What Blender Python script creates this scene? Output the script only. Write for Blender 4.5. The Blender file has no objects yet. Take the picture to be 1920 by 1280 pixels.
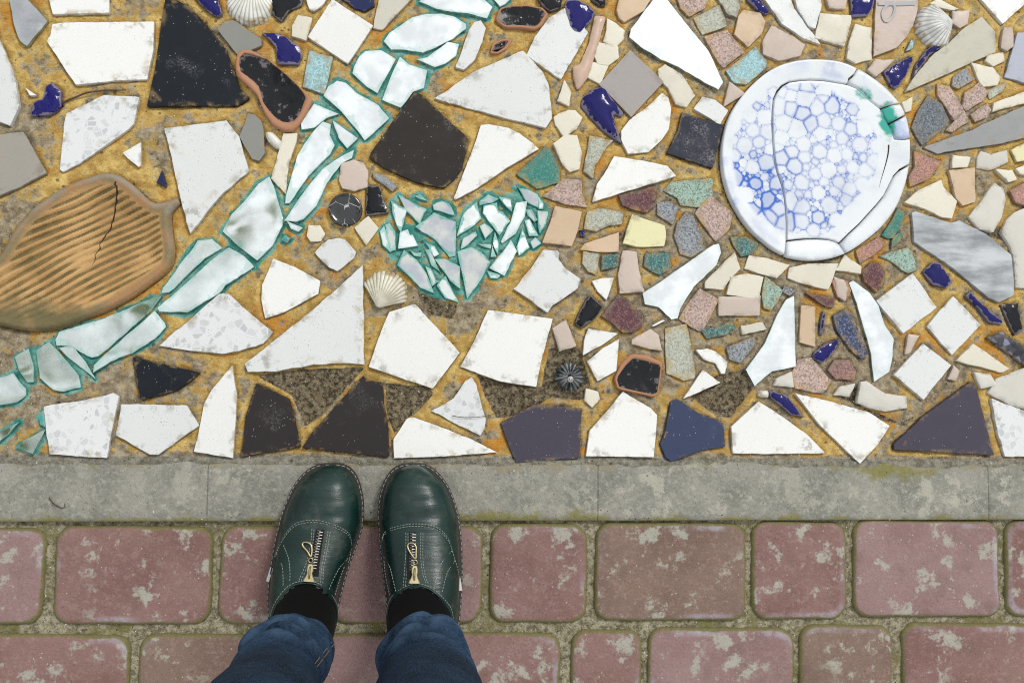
import bpy, bmesh, math, random
import numpy as np
from mathutils import Vector, Matrix, noise as mn
from mathutils.bvhtree import BVHTree
from mathutils.geometry import delaunay_2d_cdt, tessellate_polygon
random.seed(7)
rng = np.random.default_rng(7)
S = bpy.context.scene
COL = S.collection

# ------------------------------------------------------------------ camera
H = 1.35                       # eye height of the hand-held camera above the paving
FPX = 1944.0                   # focal length in photograph pixels (1920 wide)
NADIR = (765.0, 800.0)         # where the plumb line under the camera falls
d = Vector((NADIR[0] - 960, -(NADIR[1] - 640), -FPX)).normalized()
R0 = d.rotation_difference(Vector((0, 0, -1))).to_matrix()
def _ray(px, py, R):
    return R @ Vector((px - 960, -(py - 640), -FPX))
def _hit(px, py, R):
    v = _ray(px, py, R); t = -H / v.z
    return Vector((v.x * t, v.y * t))
a, b = _hit(0, 978, R0), _hit(1920, 974, R0)       # the kerb's lower edge runs along X
RC = Matrix.Rotation(-math.atan2(b.y - a.y, b.x - a.x), 3, 'Z') @ R0
cam = bpy.data.objects.new('camera', bpy.data.cameras.new('camera'))
COL.objects.link(cam)
cam.data.sensor_width = 36; cam.data.lens = 36 * FPX / 1920
cam.data.clip_start = 0.02; cam.data.clip_end = 500
cam.matrix_world = Matrix.Translation((0, 0, H)) @ RC.to_4x4()
S.camera = cam
CAMP = Vector((0, 0, H))
def P(px, py, z=0.0):
    """the point at height z that the photograph shows at a pixel"""
    v = _ray(px, py, RC); t = (z - H) / v.z
    return Vector((v.x * t, v.y * t, z))
PX = 1 / 1440.0                # metres per photograph pixel on the ground

# ------------------------------------------------------------------ sky and sun (overcast)
SUN_EL, SUN_AZ = 48.0, 35.0    # degrees; azimuth from +Y towards +X
W = bpy.data.worlds.new('World'); S.world = W; W.use_nodes = True
wt = W.node_tree; wt.nodes.clear()
sky = wt.nodes.new('ShaderNodeTexSky'); sky.sky_type = 'NISHITA'; sky.sun_disc = False
sky.sun_elevation = math.radians(SUN_EL); sky.sun_rotation = math.radians(SUN_AZ)
sky.dust_density = 3.0; sky.ozone_density = 1.0
hs = wt.nodes.new('ShaderNodeHueSaturation'); hs.inputs['Saturation'].default_value = 0.25
cl = wt.nodes.new('ShaderNodeMix'); cl.data_type = 'RGBA'; cl.inputs['Factor'].default_value = 0.72
tc = wt.nodes.new('ShaderNodeTexCoord'); sx_ = wt.nodes.new('ShaderNodeSeparateXYZ'); wt.links.new(tc.outputs['Generated'], sx_.inputs[0])
gr_ = wt.nodes.new('ShaderNodeMapRange'); wt.links.new(sx_.outputs['Z'], gr_.inputs['Value'])      # overcast sky: three times brighter overhead than at the horizon
gr_.inputs['To Min'].default_value = 1 / 3; gr_.inputs['To Max'].default_value = 1.0
vm_ = wt.nodes.new('ShaderNodeVectorMath'); vm_.operation = 'SCALE'; vm_.inputs[0].default_value = (12.8, 13.2, 13.4)
wt.links.new(gr_.outputs[0], vm_.inputs['Scale']); wt.links.new(vm_.outputs[0], cl.inputs['B'])
bg = wt.nodes.new('ShaderNodeBackground'); bg.inputs['Strength'].default_value = 0.10
wo = wt.nodes.new('ShaderNodeOutputWorld')
wt.links.new(sky.outputs[0], hs.inputs['Color']); wt.links.new(hs.outputs[0], cl.inputs['A'])
wt.links.new(cl.outputs['Result'], bg.inputs['Color']); wt.links.new(bg.outputs[0], wo.inputs['Surface'])
sl = bpy.data.lights.new('sun', 'SUN'); sl.energy = 1.5; sl.angle = math.radians(13); sl.color = (1, 0.965, 0.91)
so = bpy.data.objects.new('sun', sl); COL.objects.link(so)
e, z_ = math.radians(SUN_EL), math.radians(SUN_AZ)
sd = Vector((math.sin(z_) * math.cos(e), math.cos(z_) * math.cos(e), math.sin(e)))
so.rotation_euler = (-sd).to_track_quat('-Z', 'Y').to_euler(); so.location = sd * 6
vs = S.view_settings
vs.view_transform = 'Standard'; vs.look = 'None'; vs.gamma = 1; vs.use_curve_mapping = False
vs.exposure = 0.06
S.cycles.max_bounces = 6; S.cycles.use_denoising = False; S.cycles.filter_width = 1.1

# ------------------------------------------------------------------ helpers: objects
WLOC = {}
def link(o, loc, parent=None):
    loc = Vector(loc); WLOC[o.name] = loc
    COL.objects.link(o)
    if parent is not None:
        o.parent = parent; o.location = loc - WLOC[parent.name]
    else:
        o.location = loc
    return o
def thing(name, label, cat, loc, group=None):
    o = bpy.data.objects.new(name, None); o.empty_display_size = 0.05
    link(o, loc); o['label'] = label; o['category'] = cat
    if group: o['group'] = group
    return o
def tag(o, label, cat, group=None):
    o['label'] = label; o['category'] = cat
    if group: o['group'] = group
    return o
def mesh(name, V, F, mat, parent=None, origin=None, smooth=False, attrs=None):
    V = [Vector(v) for v in V]
    if origin is None:
        n = len(V); origin = Vector((sum(v.x for v in V) / n, sum(v.y for v in V) / n, min(v.z for v in V)))
    origin = Vector(origin)
    me = bpy.data.meshes.new(name)
    me.from_pydata([v - origin for v in V], [], F); me.update()
    if attrs:
        for k, vals in attrs.items():
            at = me.attributes.new(k, 'FLOAT', 'POINT'); at.data.foreach_set('value', np.asarray(vals, dtype=np.float32))
    if smooth: me.polygons.foreach_set('use_smooth', [True] * len(me.polygons))
    me.materials.append(mat)
    o = bpy.data.objects.new(name, me)
    return link(o, origin, parent)
def inpoly(poly, X, Y):
    X = np.asarray(X); Y = np.asarray(Y); r = np.zeros(X.shape, bool); n = len(poly); j = n - 1
    for i in range(n):
        xi, yi = poly[i][:2]; xj, yj = poly[j][:2]
        if yi != yj:
            c = ((yi > Y) != (yj > Y)) & (X < (xj - xi) * (Y - yi) / (yj - yi) + xi); r ^= c
        j = i
    return r
def edge_dist(poly, X, Y):
    D = np.full(X.shape, 1e9); n = len(poly)
    for i in range(n):
        ax, ay = poly[i][:2]; bx, by = poly[(i + 1) % n][:2]
        dx, dy = bx - ax, by - ay; L = dx * dx + dy * dy + 1e-18
        t = np.clip(((X - ax) * dx + (Y - ay) * dy) / L, 0, 1)
        D = np.minimum(D, np.hypot(X - ax - t * dx, Y - ay - t * dy))
    return D
def area(p): return 0.5 * sum(p[i][0] * p[(i + 1) % len(p)][1] - p[(i + 1) % len(p)][0] * p[i][1] for i in range(len(p)))
def centroid(p):
    A = area(p); cx = cy = 0
    for i in range(len(p)):
        x0, y0 = p[i][:2]; x1, y1 = p[(i + 1) % len(p)][:2]; c = x0 * y1 - x1 * y0
        cx += (x0 + x1) * c; cy += (y0 + y1) * c
    return cx / (6 * A), cy / (6 * A)
def ccw(p): return p if area(p) > 0 else p[::-1]
def rounded(p, r):
    """cut each corner back a little so that no shard has a needle corner"""
    out = []; n = len(p)
    for i in range(n):
        a, b, c = Vector(p[i - 1][:2]), Vector(p[i][:2]), Vector(p[(i + 1) % n][:2])
        la, lc = (a - b).length, (c - b).length
        ra, rc = min(r, la * .3), min(r, lc * .3)
        q1 = b + (a - b) * (ra / max(la, 1e-9)); q2 = b + (c - b) * (rc / max(lc, 1e-9))
        out += [q1, (q1 + q2 + b * 2) / 4, q2]
    return [(v.x, v.y) for v in out]
def ragged(p, step, amp, seed):
    """subdivide an outline and give it the small chips of broken ceramic"""
    out = []; n = len(p)
    for i in range(n):
        a, b = Vector(p[i][:2]), Vector(p[(i + 1) % n][:2]); L = (b - a).length
        k = max(1, int(L / step)); nr = Vector((b.y - a.y, a.x - b.x)).normalized() if L > 1e-9 else Vector((0, 0))
        for j in range(k):
            q = a.lerp(b, j / k)
            w = mn.noise(Vector((q.x * 60, q.y * 60, seed))) * 1.1 + mn.noise(Vector((q.x * 240, q.y * 240, seed + 5))) * .8
            q = q + nr * amp * w
            out.append((q.x, q.y))
    return out
def offset(p, dd):
    """move an outline inwards by dd (outline counter-clockwise)"""
    out = []; n = len(p)
    for i in range(n):
        a, b, c = Vector(p[i - 1][:2]), Vector(p[i][:2]), Vector(p[(i + 1) % n][:2])
        e1, e2 = (b - a), (c - b)
        if e1.length < 1e-9 or e2.length < 1e-9: out.append((b.x, b.y)); continue
        e1.normalize(); e2.normalize()
        m = Vector((-e1.y - e2.y, e1.x + e2.x))
        if m.length < .3: out.append((b.x, b.y)); continue
        m.normalize(); k = m.dot(Vector((-e1.y, e1.x)))
        q = b + m * dd / max(k, .5); out.append((q.x, q.y))
    return out
def smoothline(pts, step):
    """Catmull-Rom through points, about one sample per step"""
    out = []; n = len(pts); pts = [Vector(p) for p in pts]
    for i in range(n - 1):
        p0, p1, p2, p3 = pts[max(i - 1, 0)], pts[i], pts[i + 1], pts[min(i + 2, n - 1)]
        k = max(1, int((p2 - p1).length / step))
        for j in range(k):
            t = j / k
            out.append(.5 * ((2 * p1) + (p2 - p0) * t + (2 * p0 - 5 * p1 + 4 * p2 - p3) * t * t + (3 * p1 - p0 - 3 * p2 + p3) * t ** 3))
    out.append(pts[-1]); return out
def closedsmooth(pts, step):
    pts = [Vector(p) for p in pts]; n = len(pts); out = []
    for i in range(n):
        p0, p1, p2, p3 = pts[i - 1], pts[i], pts[(i + 1) % n], pts[(i + 2) % n]
        k = max(1, int((p2 - p1).length / step))
        for j in range(k):
            t = j / k
            out.append(.5 * ((2 * p1) + (p2 - p0) * t + (2 * p0 - 5 * p1 + 4 * p2 - p3) * t * t + (3 * p1 - p0 - 3 * p2 + p3) * t ** 3))
    return out
def tube(path, rad, seg=8, cap=True):
    V, F = [], []; n = len(path); up = Vector((0, 0, 1))
    for i, p in enumerate(path):
        t = (path[min(i + 1, n - 1)] - path[max(i - 1, 0)]).normalized()
        u = t.cross(up)
        if u.length < 1e-4: u = Vector((1, 0, 0))
        u.normalize(); w = u.cross(t).normalized()
        r = rad(i / max(n - 1, 1)) if callable(rad) else rad
        for k in range(seg):
            an = 2 * math.pi * k / seg
            V.append(p + u * math.cos(an) * r + w * math.sin(an) * r)
    for i in range(n - 1):
        for k in range(seg):
            F.append((i * seg + k, i * seg + (k + 1) % seg, (i + 1) * seg + (k + 1) % seg, (i + 1) * seg + k))
    if cap: F += [tuple(range(seg))[::-1], tuple(range((n - 1) * seg, n * seg))]
    return V, F
def loft(rings, closed_top=False, closed_bottom=False):
    V, F = [], []; n = len(rings[0])
    for r in rings: V += r
    for i in range(len(rings) - 1):
        for k in range(n):
            F.append((i * n + k, i * n + (k + 1) % n, (i + 1) * n + (k + 1) % n, (i + 1) * n + k))
    if closed_bottom: F.append(tuple(range(n))[::-1])
    if closed_top: F.append(tuple(range((len(rings) - 1) * n, len(rings) * n)))
    return V, F
def join(parts):
    V, F = [], []
    for v, f in parts:
        k = len(V); V += v; F += [tuple(i + k for i in q) for q in f]
    return V, F
def fill(outline, step, zf, inner=None):
    """triangulated sheet over an outline with interior points, lifted by zf(x, y, distance to edge)"""
    xs = [p[0] for p in outline]; ys = [p[1] for p in outline]
    gx, gy = np.meshgrid(np.arange(min(xs) + step / 2, max(xs), step), np.arange(min(ys) + step / 2, max(ys), step))
    gx = gx + (np.arange(gx.shape[0]) % 2)[:, None] * step / 2
    ok = inpoly(outline, gx, gy) & (edge_dist(outline, gx, gy) > step * .45)
    pts = [Vector(p[:2]) for p in outline] + [Vector((x, y)) for x, y in zip(gx[ok], gy[ok])]
    n = len(outline)
    vo, eo, fo, *_ = delaunay_2d_cdt(pts, [(i, (i + 1) % n) for i in range(n)], [list(range(n))], 1, 1e-7)
    X = np.array([v.x for v in vo]); Y = np.array([v.y for v in vo]); D = edge_dist(outline, X, Y)
    Z = zf(X, Y, D)
    return X, Y, Z, D, [tuple(f) for f in fo]
def fbm(X, Y, scale, octv=3, seed=0.0):
    out = np.empty(X.size)
    for i, (x, y) in enumerate(zip(X.ravel(), Y.ravel())):
        out[i] = mn.fractal((x * scale, y * scale, seed), 1.0, 2.0, octv)
    return out.reshape(X.shape)
def vnoise(X, Y, scale, seed):
    """vectorised value noise for the big height fields, -1..1"""
    r = np.random.default_rng(seed); T = r.uniform(-1, 1, (256, 256))
    x = X * scale + 500.3; y = Y * scale + 500.7
    xi = np.floor(x).astype(int); yi = np.floor(y).astype(int); fx = x - xi; fy = y - yi
    fx = fx * fx * (3 - 2 * fx); fy = fy * fy * (3 - 2 * fy)
    g = lambda i, j: T[i % 256, j % 256]
    return (g(xi, yi) * (1 - fx) + g(xi + 1, yi) * fx) * (1 - fy) + (g(xi, yi + 1) * (1 - fx) + g(xi + 1, yi + 1) * fx) * fy
def sm(x, a, b):
    t = np.clip((x - a) / (b - a), 0, 1); return t * t * (3 - 2 * t)

# ------------------------------------------------------------------ helpers: materials
def lin(c): return tuple((v / 255 / 12.92) if v <= 10 else (((v / 255) + .055) / 1.055) ** 2.4 for v in c)
K = 0.90                       # surface colour from the colour seen under this sky
def sc(r, g, b, k=K): return tuple(min(v * k, .76) for v in lin((r, g, b))) + (1,)
class M:
    """small wrapper over a material's node tree; textures run in world space, so no piece repeats another"""
    def __init__(s, name):
        s.m = bpy.data.materials.new(name); s.m.use_nodes = True; s.t = s.m.node_tree; s.t.nodes.clear()
        s.out = s.n('ShaderNodeOutputMaterial'); s.pos = s.n('ShaderNodeNewGeometry').outputs['Position']
        s.rnd = s.n('ShaderNodeObjectInfo').outputs['Random']
    def n(s, k): return s.t.nodes.new(k)
    def set(s, sock, v):
        if hasattr(v, 'is_output') or isinstance(v, bpy.types.NodeSocket): s.t.links.new(v, sock)
        elif v is not None: sock.default_value = v
    def noise(s, scale, detail=4, rough=.55, vec=None, dist=0):
        n = s.n('ShaderNodeTexNoise'); s.set(n.inputs['Vector'], vec or s.pos); n.inputs['Scale'].default_value = scale
        n.inputs['Detail'].default_value = detail; n.inputs['Roughness'].default_value = rough; n.inputs['Distortion'].default_value = dist
        return n.outputs['Fac']
    def vor(s, scale, feat='F1', out='Distance', vec=None, rnd=1):
        n = s.n('ShaderNodeTexVoronoi'); n.feature = feat; s.set(n.inputs['Vector'], vec or s.pos)
        n.inputs['Scale'].default_value = scale; n.inputs['Randomness'].default_value = rnd
        return n.outputs[out]
    def math(s, op, a, b=0.0, c=None):
        n = s.n('ShaderNodeMath'); n.operation = op; s.set(n.inputs[0], a); s.set(n.inputs[1], b)
        if c is not None: s.set(n.inputs[2], c)
        return n.outputs[0]
    def ramp(s, f, lo, hi, a=0.0, b=1.0):
        n = s.n('ShaderNodeMapRange'); n.interpolation_type = 'SMOOTHSTEP'; s.set(n.inputs['Value'], f)
        for k, v in zip(('From Min', 'From Max', 'To Min', 'To Max'), (lo, hi, a, b)): n.inputs[k].default_value = v
        return n.outputs[0]
    def mix(s, f, a, b, mode='MIX'):
        n = s.n('ShaderNodeMix'); n.data_type = 'RGBA'; n.blend_type = mode
        s.set(n.inputs['Factor'], f); s.set(n.inputs['A'], a); s.set(n.inputs['B'], b); return n.outputs['Result']
    def attr(s, k):
        n = s.n('ShaderNodeAttribute'); n.attribute_name = k; return n.outputs['Fac']
    def scaled(s, v):
        n = s.n('ShaderNodeVectorMath'); n.operation = 'MULTIPLY'; s.t.links.new(s.pos, n.inputs[0]); n.inputs[1].default_value = v
        return n.outputs[0]
    def rotated(s, ang, v):
        n = s.n('ShaderNodeMapping'); s.t.links.new(s.pos, n.inputs[0]); n.inputs['Rotation'].default_value = (0, 0, ang); n.inputs['Scale'].default_value = v
        return n.outputs[0]
    def bump(s, h, dist, strength=1.0, prev=None):
        n = s.n('ShaderNodeBump'); n.inputs['Distance'].default_value = dist; n.inputs['Strength'].default_value = strength
        s.set(n.inputs['Height'], h)
        if prev is not None: s.t.links.new(prev, n.inputs['Normal'])
        return n.outputs[0]
    def vary(s, col, amt=.12, scale=7):
        """uneven firing and dirt: the same colour a little lighter and darker, plus one step per piece"""
        f = s.math('ADD', s.math('MULTIPLY', s.noise(scale, 3), .6), s.math('MULTIPLY', s.rnd, .4))
        lo = tuple(c * (1 - amt) for c in col[:3]) + (1,); hi = tuple(min(c * (1 + amt), .86) for c in col[:3]) + (1,)
        return s.mix(f, lo, hi)
    def bsdf(s, col, rough=.5, normal=None, metal=0.0, spec=.5, coat=0.0, coat_rough=.1, sheen=0.0):
        n = s.n('ShaderNodeBsdfPrincipled'); s.set(n.inputs['Base Color'], col); s.set(n.inputs['Roughness'], rough)
        s.set(n.inputs['Metallic'], metal); s.set(n.inputs['Specular IOR Level'], spec); s.set(n.inputs['Coat Weight'], coat)
        n.inputs['Coat Roughness'].default_value = coat_rough; n.inputs['Sheen Weight'].default_value = sheen
        if normal is not None: s.t.links.new(normal, n.inputs['Normal'])
        return n.outputs[0]
    def done(s, sh):
        s.t.links.new(sh, s.out.inputs['Surface']); return s.m

OCHRE, GREYM = sc(176, 142, 74), sc(128, 116, 98)
def ceramic(name, col, rough=.3, speck=0.0, speckcol=(.12, .12, .12, 1), dust=.35, amt=.06, chips=None, spec=.45):
    m = M(name); c = m.vary(col, amt)
    if chips:                                         # terrazzo: angular stone chips in the body
        cell = m.vor(120, out='Color'); sep = m.n('ShaderNodeSeparateColor'); m.t.links.new(cell, sep.inputs[0])
        w = m.vor(120, 'DISTANCE_TO_EDGE')
        k = m.math('MULTIPLY', m.ramp(sep.outputs[0], .60, .64), m.ramp(w, .03, .12))
        c = m.mix(m.math('MULTIPLY', k, m.math('ADD', m.math('MULTIPLY', sep.outputs[1], .5), .1)), c, chips)
        k2 = m.math('MULTIPLY', m.ramp(m.vor(260), .20, .14), m.ramp(m.noise(70, 2), .52, .6))
        c = m.mix(m.math('MULTIPLY', k2, .6), c, (.2, .2, .2, 1))
    if speck:
        k = m.math('MULTIPLY', m.ramp(m.vor(300), .17, .09), m.ramp(m.noise(45, 2), .46, .58))
        c = m.mix(m.math('MULTIPLY', k, speck), c, speckcol)
    if dust:
        dn = m.ramp(m.noise(26, 8, .72), .62, .76)
        c = m.mix(m.math('MULTIPLY', dn, dust), c, sc(150, 138, 118))
    ed = m.math('MULTIPLY', m.ramp(m.attr('edge'), .22, .95), m.ramp(m.noise(48, 7, .72), .49, .60))
    c = m.mix(m.math('MULTIPLY', ed, .55), c, m.mix(m.ramp(m.noise(22, 2), .50, .62), GREYM, OCHRE))
    bp = m.bump(m.noise(180, 4), .0003, .4); bp = m.bump(m.noise(14, 2), .004, .08, bp)
    r = m.ramp(m.noise(35, 5), .3, .75, rough * .75, min(rough * 1.6, .9))
    return m.done(m.bsdf(c, r, bp, spec=spec))
def darkglaze(name, col, rough=.3, dust=.5, dots=.8):
    m = M(name); c = m.vary(col, .08)
    dn = m.math('MULTIPLY', m.ramp(m.noise(14, 3, .6), .56, .74), m.ramp(m.noise(420, 3, .7), .45, .62))
    c = m.mix(m.math('MULTIPLY', dn, dust), c, sc(176, 172, 170))
    k = m.math('MULTIPLY', m.ramp(m.vor(230), .16, .08), m.ramp(m.noise(60, 2), .52, .6))
    c = m.mix(m.math('MULTIPLY', k, dots), c, sc(200, 198, 194))
    ed = m.math('MULTIPLY', m.ramp(m.attr('edge'), .72, 1.0), m.ramp(m.noise(60, 5, .65), .48, .62))
    c = m.mix(m.math('MULTIPLY', ed, .5), c, m.mix(.5, GREYM, OCHRE))
    r = m.math('ADD', m.ramp(m.noise(30, 5), .35, .7, rough * .7, rough * 1.5), m.math('MULTIPLY', dn, .35))
    return m.done(m.bsdf(c, r, m.bump(m.noise(160, 4), .0003, .3), spec=.25))
def granite(name, col, dark=.45, light=1.5, rough=.6, scale=620, amt=.1):
    m = M(name); c = m.vary(col, amt, 20)
    sep = m.n('ShaderNodeSeparateColor'); m.t.links.new(m.vor(scale, out='Color'), sep.inputs[0])
    c = m.mix(m.math('MULTIPLY', m.ramp(sep.outputs[0], .62, .72), .85), c, tuple(v * dark for v in col[:3]) + (1,))
    c = m.mix(m.math('MULTIPLY', m.ramp(sep.outputs[1], .72, .8), .85), c, tuple(min(v * light + .02, .8) for v in col[:3]) + (1,))
    c = m.mix(m.math('MULTIPLY', m.ramp(m.noise(30, 7, .7), .56, .72), .5), c, sc(150, 142, 122))
    ed = m.math('MULTIPLY', m.attr('edge'), m.ramp(m.noise(110, 4, .6), .38, .6))
    c = m.mix(m.math('MULTIPLY', ed, .8), c, m.mix(m.ramp(m.noise(24, 2), .45, .6), GREYM, OCHRE))
    return m.done(m.bsdf(c, rough, m.bump(m.noise(260, 4), .0006, .6), spec=.3))
def mirror(name, mottling=.3, tint=(.86, .93, .90, 1), teal=.6, worn=.12, each=0.0):
    """silvered glass, its mottling part foxing, part painted leaf reflections, its rim painted over"""
    m = M(name)
    TE = m.mix(m.ramp(m.noise(40, 4), .35, .65), sc(64, 160, 146), sc(150, 204, 192))
    base = m.mix(m.ramp(m.noise(30, 5, .6), .35, .65), tint, tuple(v * .80 for v in tint[:3]) + (1,))
    if each:                                          # every shard tarnished to its own degree
        base = m.mix(m.math('MULTIPLY', m.ramp(m.rnd, .25, .75), each), base, m.mix(m.ramp(m.noise(28, 4), .4, .6), (.40, .42, .47, 1), (.60, .60, .55, 1)))
    leaf_mottle = m.ramp(m.noise(22, 7, .65), .70 - mottling * .45, .90 - mottling * .3)  # pale green mottling: foxing plus painted-in reflections of leaves
    dn = m.mix(m.noise(50, 3), sc(232, 238, 230), sc(206, 220, 208))
    rough = m.ramp(m.noise(16, 4), .35, .65, .04, .04 + worn * .6)
    sil = m.bsdf(base, rough, m.bump(m.noise(9, 2), .004, .15), metal=1.0)
    dif = m.bsdf(dn, .45)
    pa = m.bsdf(TE, .6, m.bump(m.noise(200, 3), .0006, .6))
    mx = m.n('ShaderNodeMixShader'); m.set(mx.inputs[0], leaf_mottle); m.t.links.new(sil, mx.inputs[1]); m.t.links.new(dif, mx.inputs[2])
    ed = m.math('MULTIPLY', m.ramp(m.math('ADD', m.math('MULTIPLY', m.attr('edge'), .42), m.noise(48, 6, .68)), .77, .84), teal)
    m2 = m.n('ShaderNodeMixShader'); m.set(m2.inputs[0], ed); m.t.links.new(mx.outputs[0], m2.inputs[1]); m.t.links.new(pa, m2.inputs[2])
    return m.done(m2.outputs[0])
def glass(name, col, rough=.12, chip=.5):
    m = M(name); c = m.vary(col, .35, 30)
    k = m.math('MULTIPLY', m.ramp(m.math('ADD', m.math('MULTIPLY', m.attr('edge'), .35), m.noise(90, 5, .65)), .72, .80), chip)
    c = m.mix(k, c, sc(168, 160, 158))
    return m.done(m.bsdf(c, m.math('ADD', m.math('MULTIPLY', k, .5), rough), m.bump(m.noise(60, 3), .0015, .4), spec=.3))
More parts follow.
